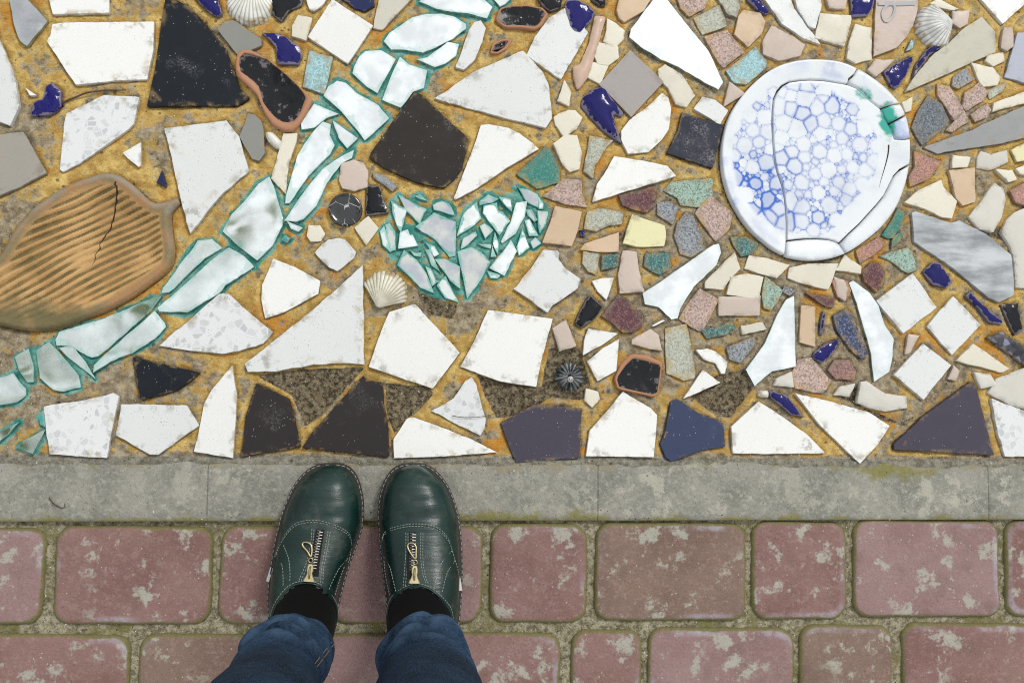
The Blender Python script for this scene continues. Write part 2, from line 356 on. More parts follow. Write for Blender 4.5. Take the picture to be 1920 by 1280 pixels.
SURVEY = """
@ 0 0 4
mirrorgrey 75,0 205,0 360,160 205,350 155,310 110,190
white 365,-20 818,-20 818,100 400,112
white 395,185 480,172 1155,165 1150,380 1105,600 900,605 570,640 350,310 380,270
black 1245,0 1330,10 1420,60 1540,180 1660,330 1700,385 1745,500 1800,670 1870,740 1785,795 1110,800 1160,560 1210,220
speck -30,250 40,400 100,540 130,700 145,800 80,945 0,915 -30,915
terrazzo 500,855 640,790 780,720 1045,735 1000,935 960,975 800,1085 590,1230 470,1285 450,1270 480,960
taupe -30,1020 175,992 215,1060 345,1300 130,1415 -30,1480
white 1060,1065 1055,1245 1040,1255 960,1190 925,1150
speck 1240,970 1700,910 1790,1030 1865,1285 1640,1480 1430,1752 1350,1450 1290,1180
cobalt 1465,-20 1630,-20 1665,110 1640,130 1580,100 1500,30
grey 1635,230 1690,165 1750,155 1960,300 1960,345 1790,420
cobalt 350,650 400,632 460,690 460,800 420,840 370,862 240,870 255,770 330,740
white 190,660 280,720 225,720
navy 1215,1280 1248,1400 1180,1370
@ 0 280 4
mirrordim 1490,690 1590,675 1640,720 1660,740 1530,820 1270,1070 1220,1075 1230,1040
mirrordim 1720,740 1830,800 1905,880 1690,1020 1640,1080 1410,1220 1200,1215 1190,1190 1400,1010 1620,810
@ 0 560 4
mirrordim 420,310 450,250 760,160 1150,0 1210,-15 1130,90 740,430 690,440 530,350 430,350
mirrordim 1160,95 1230,180 1240,210 1160,300 1000,400 830,470 710,550 715,500 800,420
mirrordim 450,370 550,355 640,480 720,605 640,530 520,440
mirrordim 280,390 370,330 440,400 590,580 600,660 480,690 400,680 310,590
mirrordim 120,440 215,380 250,520 250,620 210,620 150,540
mirrordim -20,605 100,560 190,680 190,720 130,770 -20,795
mirrordim -20,1010 140,930 60,1010 -20,1085
mirrordim 130,1110 210,1050 340,985 250,1160
teal 300,880 330,830 345,960 310,940
terrazzo 335,810 700,750 850,710 890,730 865,850 800,1190 380,1160 350,960
speck 915,795 1400,800 1490,950 1190,1165 1130,1165 875,1020
black 1000,440 1500,555 1340,680 1060,760
terrazzo 1200,350 1640,-28 1672,-34 1704,-36 1824,68 2044,252 1976,332 1788,392 1660,410 1400,385
white 1745,500 1760,640 1780,720 1750,1195 1455,1145 1490,1000 1530,790 1590,680
@ 400 0 5.3333
darkglass 570,-20 900,-20 880,60 760,110 680,215 640,190 580,120
white 925,-20 1140,-20 1100,50 1010,120 960,100
cream 850,165 980,190 920,400 795,360 795,270
cobalt 490,340 620,345 720,380 860,480 880,560 850,650 650,645 630,480 560,400
lightblue 960,510 1190,580 1110,935 900,870
white 1190,0 1600,265 1345,645 945,375
navy 1280,-20 1600,-20 1610,60 1510,110 1420,90
speckbeige 1660,-20 2000,-20 1900,80 1690,300 1600,285
mirror 1520,525 1680,515 1820,600 1640,930 1540,870 1395,740 1410,680 1460,580
mirror 1240,815 1330,840 1440,940 1650,1060 1750,1185 1600,1330 1515,1400 1450,1310 1290,1120 1110,960 1150,870
mirror 1010,1045 1250,1142 1130,1180 1010,1275 885,1300 880,1230 940,1140
@ 400 200 5.3333
grey 350,75 410,80 480,150 505,250 510,470 460,545 390,520 260,300 300,220
pebble 530,260 600,265 690,370 660,425 600,400 540,330
cream 710,280 830,280 820,360 750,560 730,700 720,860 590,720 640,540 680,400
mirror 460,775 560,710 600,800 690,1110 690,1190 590,1390 440,1533 250,1390 100,1250 190,1080 330,940
mirror 1100,165 1170,190 1160,290 1210,390 1160,480 950,690 760,960 725,965 730,900 850,490 920,380 1010,250
mirror 1200,150 1440,320 1340,415 1260,320
mirror 1400,440 1380,510 1280,570 1130,760 1030,990 900,1120 830,1150 720,1140 870,910 1090,630 1250,520
mirror 740,1150 890,1215 850,1250 780,1220
pinkstone 1290,580 1400,545 1490,570 1535,650 1530,800 1410,840 1300,810 1270,740
greystone 1600,665 1700,690 1840,800 1790,850 1680,760 1600,710
darkglass 1530,790 1660,800 1700,940 1750,1060 1530,1090
cream 1550,1110 1640,1220 1530,1370 1420,1210
@ 400 420 5.3333
cream 960,20 1060,25 1110,100 1070,160 980,165 945,120
teal 690,160 720,115 770,150 740,190
speck 1150,160 1250,145 1320,170 1430,280 1400,340 1240,470 1160,430 1010,290 1080,210
white 600,350 820,430 1000,530 1070,570 1050,700 690,890 520,945 480,750 490,610 560,450
speck 1490,420 1505,1400 1250,1385 1000,1405 620,1470 350,1475 320,1400 640,1150 1060,810
@ 400 640 5.3333
dark 430,420 540,470 760,580 800,720 870,1050 700,1080 280,1145 330,750
dark 1500,345 1530,390 1690,410 1710,640 1750,880 1750,1150 1300,1105 890,1060 1000,900 1350,510
@ 680 0 5.3333
mirror 220,420 270,340 500,185 640,150 780,150 920,180 1030,250 1030,290 900,390 720,480 600,530 400,500 290,500
mirror 545,600 650,580 850,430 960,450 930,560 820,640 720,670
mirror 375,575 460,650 640,710 610,880 500,920 380,1080 200,1000 280,780
speck 1120,235 1180,215 1230,290 1190,420 1120,600 1010,700 930,680 1000,500 1060,320
mirror 570,20 640,-20 1180,-20 1290,80 1240,190 1050,140 880,120 750,95
mirror 1300,-20 1490,-20 1420,45 1375,70
darkrim 1330,215 1380,90 1480,75 1640,70 1800,100 1830,140 1760,260 1720,300 1590,275 1420,275
darkglass 1290,520 1320,460 1400,420 1450,415 1400,480
darkglass 1750,-20 2000,-20 1980,80 1870,120 1790,60
speck 1860,190 2060,60 2250,330 1980,790 1640,555 1720,380
speck 1600,515 1700,620 1800,730 1850,840 1880,1050 1890,1190 1830,1280 1200,1120 720,985 860,900 1100,730
@ 690 160 5.3333
brown 460,75 520,90 1005,545 940,830 880,910 760,1020 680,1015 460,960 330,900 150,820 20,730 30,680
white 1130,400 1210,390 1400,430 1510,480 1640,580 1705,640 1540,740 1380,830 1200,960 1060,1050 870,1145 855,1130 1040,660
tealgranite 1775,600 1840,690 1915,860 1910,970 1690,1030 1490,890 1700,700
@ 700 340 5.3333
hm 260,145 520,285 465,420 380,330 330,280
hm 180,200 330,290 300,380 275,500 240,440 200,320
hm 125,440 160,425 215,510 215,680 180,690 150,590
hm 75,500 105,465 170,700 100,640
hb 270,520 340,490 365,545 390,540 440,640 250,675
hm 430,150 470,135 530,190 460,170
hm 600,240 680,200 760,230 800,330 720,310 610,280
hm 430,455 610,325 820,410 815,740 760,750 620,570 490,500
hm 840,545 880,400 910,320 1030,215 1070,370 1000,440
hm 1070,200 1150,140 1240,175 1190,210 1070,230
hm 1265,165 1370,185 1385,300 1310,225
hm 1110,250 1230,220 1240,300 1290,310 1355,400 1260,535 1190,430 1100,320
hb 1430,220 1530,205 1510,350 1420,520 1290,615 1280,600 1370,420
hm 1450,65 1550,95 1640,140 1655,265 1540,200
hm 1650,165 1700,230 1695,275 1660,270
hm 1650,300 1740,310 1720,420 1665,510 1650,420
hm 1535,290 1575,290 1635,385 1610,405 1550,340
hm 1520,395 1560,380 1640,540 1560,545
hm 1440,650 1490,490 1555,660 1460,735
hm 1575,610 1620,570 1670,620 1600,665
hb 1375,600 1430,700 1310,940 1160,870 1300,700
hm 1150,905 1260,940 1240,965 1175,960
hm 850,710 980,665 1080,720 1165,810 1060,1000 940,1165 900,960
hm 880,670 900,570 950,545 1020,510 1030,540 940,630
hm 1065,450 1110,425 1190,490 1120,570
hm 1215,520 1245,620 1240,720 1200,620
hm 1190,660 1220,750 1180,750
hm 1050,625 1175,635 1170,665 1090,645
hm 625,785 720,780 860,860 860,1060 780,990 680,860
hm 245,840 310,700 430,790 520,920 600,1110 470,1060 350,930
hm 530,690 560,690 670,910 590,840
hm 530,620 610,650 650,730 610,750
hm 360,685 420,725 475,715 470,750 410,740
hm 530,860 570,880 620,990 660,1000 590,1040
hm 640,1040 720,960 840,1200 720,1160
speck 1700,690 1830,700 1850,720 1840,780 1900,860 2060,975 2040,1070 1780,1250 1740,1310 1405,1075 1430,1050 1560,890
@ 680 560 4
white 200,100 390,38 730,405 525,675 45,512 140,240
white 940,85 1425,150 1340,460 1300,660 1030,620 730,510 830,330
terrazzo 815,590 850,650 905,860 920,900 910,970 880,1020 720,945 520,840 680,750 770,620
white 370,885 560,950 810,1050 1010,1150 640,1180 235,1195 230,1050 330,900
navydark 1040,930 1290,790 1640,830 1620,1190 1150,1225 1080,1050
pinkstone 1430,225 1520,165 1590,350 1480,385
white 1690,225 1915,260 1810,340 1650,425 1660,310
white 1920,300 1900,540 1760,620 1680,470 1800,370
blackglass 1640,90 1680,0 1750,10 1790,70 1740,150 1630,220 1590,180
cream 1680,680 1760,700 1770,750 1720,810 1670,760
@ 960 0 5.3333
cobalt 540,15 640,10 740,50 825,130 780,220 720,290 680,335 620,320 580,260 545,150 530,70
darkglass 800,-20 940,-20 930,60 880,60 800,10
tan 1080,-20 1390,-20 1310,110 1120,220 1070,180 1050,100
bone 830,165 935,175 870,430 750,790 655,900 630,830 605,680 680,660 770,440
cream 955,205 1030,250 1120,320 1110,390 1030,470 915,420 950,310
cream 860,440 1050,480 1055,580 960,655 860,640 830,560
cream 810,635 955,665 880,830 755,770
greytile 1180,510 1510,825 1190,1170 870,850
cream 525,830 580,930 560,1050 460,1010
cobaltcyl 830,880 930,880 990,990 1110,1140 1090,1170 1000,1130 1030,1270 1090,1440 950,1340 780,1170 690,1060 720,960
cream 470,1150 560,1110 630,1110 690,1180 640,1280 520,1360 440,1250 430,1180
mirrorbright 1430,-20 1530,-20 1740,250 1960,520 2105,830 2060,900 1920,830 1650,670 1480,600 1290,480 1170,380 1190,300 1320,120
pinkgran 1660,-20 1960,-20 1920,80 1770,160 1690,80
cream 1470,700 1530,660 1690,760 1820,960 1740,1065 1640,1040 1570,880 1480,790
white 1500,935 1560,980 1590,1090 1570,1290 1500,1400 1370,1520 1160,1540 1090,1400 1090,1310 1170,1200 1340,1080
navyblack 1700,1130 2110,1260 2000,1680 1550,1530 1660,1310
@ 960 220 5.3333
cream 530,190 640,195 690,360 660,510 580,540 510,470 420,270
greygreen 780,195 990,240 930,310 820,480 800,590 720,540 770,300
white 1020,390 1320,440 1550,490 1640,590 1410,665 1150,740 800,850 850,670 960,500
pinkgran 510,625 690,640 690,760 740,890 540,860 320,790 430,710
tan 435,900 690,950 640,1160 590,1280 420,1260 310,1250 380,1080
greygreen 760,950 880,920 1100,960 1090,1060 970,1070 840,1130 730,1110
paleyellow 1200,985 1430,1060 1520,1090 1535,1190 1520,1285 1250,1290 1110,1260 1150,1120
maroon 1075,790 1230,770 1420,690 1440,720 1420,890 1350,945 1230,930 1110,880
greengran 1600,650 2000,620 2000,860 1850,890 1690,870 1660,800 1530,730
greygran 1460,870 1560,850 1650,900 1600,1060 1460,970
greygran 1740,960 1800,1000 1890,1180 1900,1320 1790,1390 1690,1360 1630,1180 1660,1060
pinkgran 1840,960 1920,860 1990,790 2200,960 2170,1110 2040,1230 1920,1080
pebbleblue 670,1130 720,1140 735,1180 690,1190
tan 730,1270 1060,1160 1060,1340 860,1340 690,1320
@ 1000 410 5.3333
greygreen 510,340 650,360 620,550 560,520 500,440
greengranD 690,370 830,360 830,470 760,490 685,510
pinkstone 900,330 1020,340 1040,500 1070,640 1090,720 1000,730 870,740 860,560 880,440
greengranD 1130,360 1340,350 1370,470 1340,510 1260,555 1180,510 1110,470
mirrorbright 1800,265 1850,255 1870,340 1830,460 1700,590 1600,680 1470,890 1440,990 1380,1005 1250,880 1115,855 1095,745 1260,640 1500,470
white 585,625 690,595 805,590 770,700 730,815 640,730
maroon 850,765 920,820 980,860 1085,980 1070,1080 990,1130 890,1130 820,1060 690,970
white 1180,1070 1290,1010 1320,1020 1200,1080
blackglass 570,755 690,890 620,990 480,1095 420,1050 450,950
pinkgran 1670,710 1845,810 1770,960 1690,1120 1600,1090 1465,1000 1540,870
pinkstone 1860,790 2260,780 2250,960 1860,960
@ 1000 600 4.5714
pinkstone 850,170 1000,90 1060,130 1085,250 990,240 850,200
greygreen 1140,80 1310,40 1350,260 1380,440 1370,490 1290,510 1150,450 1140,280
darkrim 1090,370 1080,500 1060,620 1030,650 900,620 720,580 700,500 770,390 850,320 950,350
white 1390,255 1490,245 1560,270 1665,360 1640,460 1610,460 1560,370 1460,340
white 1450,425 1600,535 1460,600 1280,675 1330,600
white 770,610 830,650 1000,750 1060,810 1050,960 1030,1175 450,1165 480,950 620,790
navy2 1180,700 1230,680 1420,800 1620,880 1640,1080 1440,1110 1180,1210 1130,1170 1090,1060 1130,960
greengranD 1450,90 1600,60 1690,20 1720,60 1640,120 1490,150
speckbeige 1780,50 1960,20 2000,80 1790,120
greygran 1660,240 1890,150 1900,200 1770,360 1690,330
@ 1220 0 5.3333
greygreen 435,185 680,65 735,190 745,260 520,345
greygreen 670,-20 860,-20 880,80 850,170 770,140 720,60
cobalt 960,-20 1060,-20 1185,130 1150,150 1080,110 970,20
tan 880,170 930,110 1090,140 1140,220 1100,340 970,470 840,345
pinkgran 545,375 760,310 910,510 920,530 730,670 690,640
lightblue 1045,480 1160,640 1140,690 950,845 830,830 755,710
pinkstone 1210,270 1430,385 1525,455 1490,550 1280,605 1130,540 1125,420
speck 1120,-20 1380,-20 1430,90 1560,270 1620,340 1690,440 1540,390 1310,240
speck 1430,-20 1690,-20 1700,70 1640,290 1580,270 1470,100
cream 1700,150 1995,165 2000,200 1960,360 1925,455 1650,380
pinkstone 1760,-20 1960,-20 1930,90 1790,80
pinkstone 790,840 925,940 735,1060
speck 515,975 640,1010 770,1110 690,1250 430,1090
@ 1560 0 5.3333
cobalt 185,-20 420,-20 400,80 350,160 200,170
cream 230,255 380,290 385,590 240,625 155,580 165,470
rose 440,-20 850,-20 850,100 800,260 730,380 640,480 410,570 430,280
cream 985,40 1060,5 1250,95 1210,105 1070,75
pinkstone 1205,130 1355,125 1340,240 1270,280 1200,230
greige 1490,180 1620,330 1625,530 1400,620 1090,770 730,920 830,760 1000,560 1170,430 1330,280
cobalt 1120,365 1165,420 960,560 810,770 840,650 930,520
cobalt 790,570 800,610 730,760 640,885 590,860 520,720 630,640
pinkstone 360,700 430,610 600,610 520,690 440,760
lightblue 790,410 825,410 800,490 740,510
white 1470,-20 1950,-20 1930,40 1700,245
pinkstone 1720,290 1790,280 1800,470 1740,510 1690,480
bluegrey 1850,335 1960,330 1960,840 1730,770
cream 1560,560 1700,540 1715,610 1610,660 1540,610
cream 1405,640 1600,690 1670,780 1640,850 1500,860
greygran 1340,690 1420,790 1260,880 1205,860 1220,780
pinkgran 1060,850 1170,870 1310,1110 1220,1190 1060,950
pinkgran 1470,840 1550,930 1510,1000 1340,1100 1310,1060 1330,940
greygreen 1560,910 1720,850 1700,910 1580,980
pinkgran 1390,1150 1550,1050 1580,1100 1540,1170 1430,1215
pinkgran 1320,1120 1360,1210 1200,1310 1150,1300
cream 1620,1040 1920,930 1960,930 1960,1020 1720,1080 1610,1110
greygranD 960,960 1090,1050 1160,1210 1080,1310 900,1450 800,1280 850,1140
cream 710,1030 790,990 780,1100 740,1110
@ 1560 220 5.3333
slate 920,300 1400,130 1690,-10 1960,-120 1960,190 1700,260 1230,330 1060,360
pinkred 825,350 1085,455 940,620 780,690 770,600 830,500
cream 1210,395 1370,410 1340,495 1205,500
tan 1170,540 1415,515 1420,840 1300,880 1240,810
cream 1080,640 1100,700 1240,840 1190,1000 1090,985 930,910 735,850 870,740
rough 1490,350 1590,380 1740,340 1750,440 1640,500 1560,520 1450,500 1460,410
paleyellow 1790,330 1960,250 1960,430 1850,440
cream 1640,530 1790,540 1830,620 1760,640
cream 1850,520 1960,470 1960,570 1880,560
rough 1620,670 1700,720 1720,830 1680,1000 1600,1140 1480,1110 1370,1000 1480,870
pinkred 1780,740 1960,650 1960,890 1830,850
rough 1960,900 1830,960 1740,1040 1700,1150 1790,1300 1830,1480 1840,1690 1960,1700
tealgranite 660,910 725,960 690,1050 610,1200 560,1210 500,1180 580,1060
tealgranite 660,1160 695,1175 670,1230 595,1310 600,1230
@ 1560 420 5.3333
marble 800,-110 830,-122 1190,-5 1270,-32 1540,110 1780,310 1800,470 1810,710 1660,780 1560,735 1400,600 1150,400 820,180
pinkred 240,270 460,140 510,190 490,240 370,330 280,385
cream 125,320 280,430 280,490 50,455
maroon 390,390 470,410 520,490 500,590 440,680 320,570 300,470
greengran 480,320 620,280 750,250 790,290 850,450 760,480 700,450 590,360
cobalt 1000,385 1080,400 1190,590 1130,640 1000,600 910,480
cobalt 1370,680 1490,800 1700,970 1690,1000 1560,980 1460,840 1330,720
speck 800,500 1040,830 710,1090 440,770
speck 1210,725 1480,1005 1195,1307 945,1025
darkglass 1690,810 1850,790 1900,1050 1820,1110
pinkstone 20,540 110,570 150,650 120,760 60,720
mirrorbright 170,590 210,570 370,690 460,820 520,1000 610,1150 600,1320 567,1475 420,1575 390,1300 330,1080 250,800
navygran 10,920 150,840 190,900 250,1060 350,1320 290,1340 200,1270 50,1070
pinkstone 770,1110 860,1120 770,1280 740,1290
@ 1270 440 5.3333
greengranD 540,30 680,30 800,100 740,190 640,210 570,110
cream 570,185 620,340 520,440 450,540 280,530 280,480
cream 720,215 900,250 1100,310 990,430 850,390 680,335
cream 1125,340 1310,300 1590,300 1500,540 1380,520 1110,430
cream 680,400 850,430 800,640 500,590 540,430
greengran 880,430 1040,560 990,670 930,750 870,730 850,620
greygran 1070,520 1180,560 1120,600 1060,570
mirrorbright 1165,612 1180,1315 940,1365 770,1510 685,1350 880,1080 1000,800 1090,645
maroon 1290,590 1560,640 1550,720 1480,715 1380,650
tan 1240,710 1370,730 1370,1110 1225,1070
cobalt 1450,770 1475,790 1440,1000 1420,990
cobalt 1620,1045 1560,1170 1440,1275 1360,1230 1370,1170 1500,1080
pinkred 1550,460 1680,470 1720,560 1680,650 1600,620
@ 1340 600 3.3103
pinkgran 520,250 600,240 720,380 670,450 500,420 480,340
maroonpink 740,250 830,245 870,320 860,370 750,365 700,310
rough 780,420 860,400 830,470 750,460
rough 910,390 940,385 1050,460 1180,480 1185,540 1060,560 960,540 890,510
speck 1290,150 1465,280 1290,490 1110,340
cream 1600,155 1815,300 1780,320 1500,250
pinkstone 1480,290 1510,320 1490,370 1450,360
rough 1750,370 1960,290 1960,560 1830,520 1700,450
rough 1610,330 1700,340 1740,400 1650,420
navydark 1585,385 1610,400 1725,835 1110,800 1110,770 1290,600
terrazzo 1715,490 1960,580 1960,840 1800,845 1750,680
white 495,455 700,500 950,570 1085,655 1010,770 900,890 640,640
cobalt 340,440 440,470 550,600 470,580 350,480
white 270,505 420,600 560,700 685,825 300,830 110,825 100,660
rough 380,370 470,330 480,410 370,400
pebble 280,440 330,440 330,480 270,470
blackstone 1690,110 1780,75 1960,200 1960,310 1830,210
"""

# ------------------------------------------------------------------ materials
MAT = {}
MAT['white'] = ceramic('white_glaze', sc(238, 238, 232), .22, speck=.45, dust=.3, amt=.07)
MAT['speck'] = ceramic('speckled_stoneware', sc(220, 222, 220), .4, speck=1.0, dust=.45, amt=.07)
MAT['speckbeige'] = ceramic('beige_stoneware', sc(204, 200, 186), .5, speck=.4, dust=.3)
MAT['terrazzo'] = ceramic('white_terrazzo', sc(224, 226, 225), .4, dust=.25, chips=sc(168, 171, 174))
MAT['cream'] = ceramic('cream_stone', sc(222, 216, 198), .5, speck=.4, dust=.55, amt=.12)
MAT['rough'] = ceramic('worn_white_stone', sc(208, 204, 194), .75, speck=.4, dust=1.0, amt=.16)
MAT['paleyellow'] = ceramic('pale_yellow_glaze', sc(226, 220, 172), .35, speck=.3, dust=.4, amt=.08)
MAT['tan'] = ceramic('tan_stone', sc(206, 180, 150), .5, dust=.5, amt=.1)
MAT['bone'] = ceramic('bone_coloured_glaze', sc(206, 176, 156), .3, dust=.25, amt=.12)
MAT['pinkstone'] = ceramic('pale_pink_stone', sc(200, 184, 171), .55, speck=.2, dust=.6, amt=.14)
MAT['taupe'] = ceramic('taupe_glaze', sc(158, 153, 143), .4, dust=.15, amt=.05)
MAT['grey'] = ceramic('grey_glaze', sc(136, 136, 130), .45, dust=.15, amt=.06)
MAT['greytile'] = ceramic('warm_grey_glaze', sc(160, 154, 150), .35, dust=.2, amt=.06)
MAT['greige'] = ceramic('greige_glaze', sc(188, 184, 166), .3, dust=.15, amt=.05)
MAT['bluegrey'] = ceramic('blue_grey_glaze', sc(172, 176, 190), .35, dust=.1, amt=.05)
MAT['slate'] = ceramic('polished_grey_marble', sc(142, 143, 143), .3, dust=.5, amt=.25)
MAT['rose'] = ceramic('rose_beige_glaze', sc(192, 172, 160), .3, dust=.3, amt=.1)
MAT['lightblue'] = granite('light_blue_granite', sc(158, 196, 200), .7, 1.25)
MAT['pinkgran'] = granite('pink_granite', sc(184, 160, 150), .5, 1.3)
MAT['pinkred'] = granite('red_granite', sc(172, 128, 116), .6, 1.4)
MAT['maroon'] = granite('maroon_porphyry', sc(98, 62, 66), .6, 1.8)
MAT['maroonpink'] = granite('faded_maroon_porphyry', sc(142, 108, 104), .6, 1.5)
MAT['greengran'] = granite('pale_green_granite', sc(152, 178, 164), .4, 1.2)
MAT['greengranD'] = granite('dark_green_granite', sc(74, 114, 110), .5, 2.0)
MAT['greygran'] = granite('grey_granite', sc(142, 147, 152), .35, 1.35)
MAT['greygranD'] = granite('dark_grey_granite', sc(104, 112, 118), .5, 1.6)
MAT['greygreen'] = granite('grey_green_granite', sc(182, 184, 168), .65, 1.15)
MAT['tealgranite'] = granite('teal_glass_paste', sc(58, 128, 116), .75, 1.3, .4)
MAT['greystone'] = granite('blue_grey_stone', sc(150, 156, 166), .6, 1.3)
MAT['navygran'] = granite('navy_granite', sc(58, 68, 94), .5, 3.2, .5)
MAT['blackstone'] = granite('black_and_white_stone', sc(60, 62, 74), .35, 5.0, .5, 130)
MAT['black'] = darkglaze('black_glaze', sc(18, 24, 33), .3)
MAT['dark'] = darkglaze('charcoal_glaze', sc(44, 38, 39), .4, .25)
MAT['brown'] = darkglaze('dark_brown_glaze', sc(44, 38, 35), .28, .4)
MAT['navy2'] = darkglaze('slate_blue_glaze', sc(56, 65, 94), .45, .12)
MAT['navydark'] = darkglaze('aubergine_grey_glaze', sc(70, 65, 79), .45, .15)
MAT['navy'] = darkglaze('navy_glaze', sc(30, 40, 82), .3, .2)
MAT['navyblack'] = darkglaze('blue_black_glaze', sc(40, 43, 57), .35, .5)
MAT['mirror'] = mirror('aged_mirror', .22, (.92, .95, .94, 1), .35, .10)
MAT['mirrordim'] = mirror('canopy_tinted_mirror', .22, (.82, .88, .86, 1), .35, .10)  # darker green tint paints in the reflection of the tree crown
MAT['mirrorbright'] = mirror('clear_mirror', .06, (.93, .95, .95, 1), 0.12, .12)
MAT['mirrorgrey'] = mirror('dull_grey_mirror', .22, (.52, .52, .54, 1), 0.1, .7)
MAT['hm'] = mirror('mosaic_mirror', .26, (.92, .95, .92, 1), .8, .15, .85)
MAT['hb'] = mirror('bright_mosaic_mirror', .14, (.92, .95, .93, 1), .4)
MAT['teal'] = glass('teal_paint_glass', sc(70, 166, 154), .3)
MAT['cobalt'] = glass('cobalt_glass', sc(22, 19, 96), .12, .45)
MAT['cobaltcyl'] = MAT['cobalt']
MAT['pebbleblue'] = MAT['cobalt']
MAT['darkglass'] = glass('black_glass', sc(16, 17, 22), .12, .35)
MAT['blackglass'] = MAT['darkglass']
MAT['pebble'] = ceramic('white_pebble', sc(226, 224, 212), .35, dust=.35)
MAT['terracotta'] = ceramic('terracotta', sc(178, 128, 96), .75, speck=.2, dust=.4, amt=.15)
def _marble():
    m = M('brushed_grey_marble'); v = m.rotated(math.radians(-25), (1.1, 5, 1))
    f = m.math('ADD', m.math('MULTIPLY', m.noise(9, 5, .6, v), .75), m.math('MULTIPLY', m.noise(34, 6, .65), .25))
    c = m.mix(m.ramp(f, .36, .64), sc(132, 136, 140), sc(198, 202, 204))
    return m.done(m.bsdf(c, .25, m.bump(m.noise(20, 2), .003, .3)))
MAT['marble'] = _marble()
NAME = dict(white='white_tile', speck='speckled_tile', speckbeige='beige_tile', terrazzo='terrazzo_tile', cream='cream_stone',
    rough='worn_stone', paleyellow='yellow_tile', tan='tan_stone', bone='glazed_handle', pinkstone='pink_stone', taupe='taupe_tile',
    grey='grey_tile', greytile='grey_tile', greige='greige_tile', bluegrey='blue_grey_tile', slate='marble_slab', rose='rose_tile',
    lightblue='blue_granite_tile', pinkgran='pink_granite_tile', pinkred='red_granite_tile', maroon='maroon_tile',
    maroonpink='maroon_tile', greengran='green_granite_tile', greengranD='green_granite_tile', greygran='grey_granite_tile',
    greygranD='grey_granite_tile', greygreen='grey_green_tile', tealgranite='teal_tile', greystone='grey_stone', navygran='navy_tile',
    blackstone='black_stone', black='black_tile', dark='charcoal_tile', brown='brown_tile', navy2='blue_tile', navydark='aubergine_tile',
    navy='navy_tile', navyblack='navy_tile', mirror='mirror_shard', mirrordim='mirror_shard', mirrorbright='mirror_shard', mirrorgrey='mirror_shard',
    hm='mirror_shard', hb='mirror_shard', teal='teal_glass', cobalt='cobalt_glass', cobaltcyl='bottle_neck', pebbleblue='cobalt_glass',
    darkglass='black_glass', blackglass='black_glass', pebble='pebble', marble='marble_slab', darkrim='pottery_shard')
DOME = dict(cobalt=.0026, cobaltcyl=.007, pebbleblue=.003, darkglass=.002, blackglass=.004, pebble=.005, rough=.0014, cream=.0004,
            bone=.004, pinkstone=.001, blackstone=.0015, teal=.001, greystone=.001)

GROW = dict(hm=.0011, hb=.0008, mirror=.0008, mirrordim=.0009, white=0, black=.0003, dark=.0003, cream=.0014, pinkgran=.0015, greygreen=.0015, greengran=.0014, greengranD=.0015, greygran=.0015, greygranD=.001, tan=.0011, pinkstone=.0015, rough=.0015, pinkred=.0013, maroon=.0011, paleyellow=.0008, lightblue=.0008, tealgranite=.0009, navygran=.0009)   # the part of a piece that the mortar's edge hides
# ------------------------------------------------------------------ read the survey of the mosaic
PIECES = []
ox = oy = 0.0; s_ = 1.0
for ln in SURVEY.strip().splitlines():
    w = ln.split()
    if w[0] == '@': ox, oy, s_ = map(float, w[1:]); continue
    px = [tuple(float(q) for q in t.split(',')) for t in w[1:]]
    PIECES.append((w[0], [(ox + x / s_, oy + y / s_) for x, y in px]))
PLATE_C, PLATE_R = (1526, 302), (177.5, 189)
def wpoly(px): return [tuple(P(x, y).xy) for x, y in px]
DISH_PX = [(-62, 505), (-30, 492), (0, 480), (25, 440), (58, 398), (92, 372), (130, 348), (170, 334), (200, 326), (225, 331), (252, 348), (275, 370), (294, 382),
           (316, 378), (334, 372), (339, 382), (322, 400), (323, 432), (328, 470), (322, 500), (300, 522), (250, 558), (200, 584),
           (160, 599), (108, 617), (55, 621), (0, 611), (-40, 600), (-66, 560)]
HEART_PX = [(x / 5.3333 + 700, y / 5.3333 + 340) for x, y in [(215, 140), (300, 115), (430, 125), (550, 170), (700, 195), (790, 325), (870, 340), (905, 245), (1050, 170),
            (1120, 110), (1290, 40), (1440, 40), (1560, 100), (1700, 220), (1755, 330), (1715, 500), (1680, 640), (1520, 760), (1420, 850),
            (1310, 965), (1150, 1000), (1070, 1100), (950, 1185), (870, 1215), (700, 1215), (500, 1110), (350, 970), (235, 860), (150, 780), (75, 680),
            (55, 500), (110, 410), (160, 290)]]
Y_TOP = (P(200, 861).y + P(1700, 867).y) / 2          # mosaic meets the kerb
Y_LOW = (P(0, 978).y + P(1920, 974).y) / 2            # kerb meets the brick joint

# ------------------------------------------------------------------ ground under everything
mg = M('trodden_earth'); mgc = mg.mix(mg.ramp(mg.noise(3, 6), .35, .65), sc(96, 88, 74), sc(120, 112, 94))
g = mesh('ground', [(-60, -60, -.05), (60, -60, -.05), (60, 60, -.05), (-60, 60, -.05)], [(0, 1, 2, 3)], mg.done(mg.bsdf(mgc, .9)))
g['kind'] = 'structure'

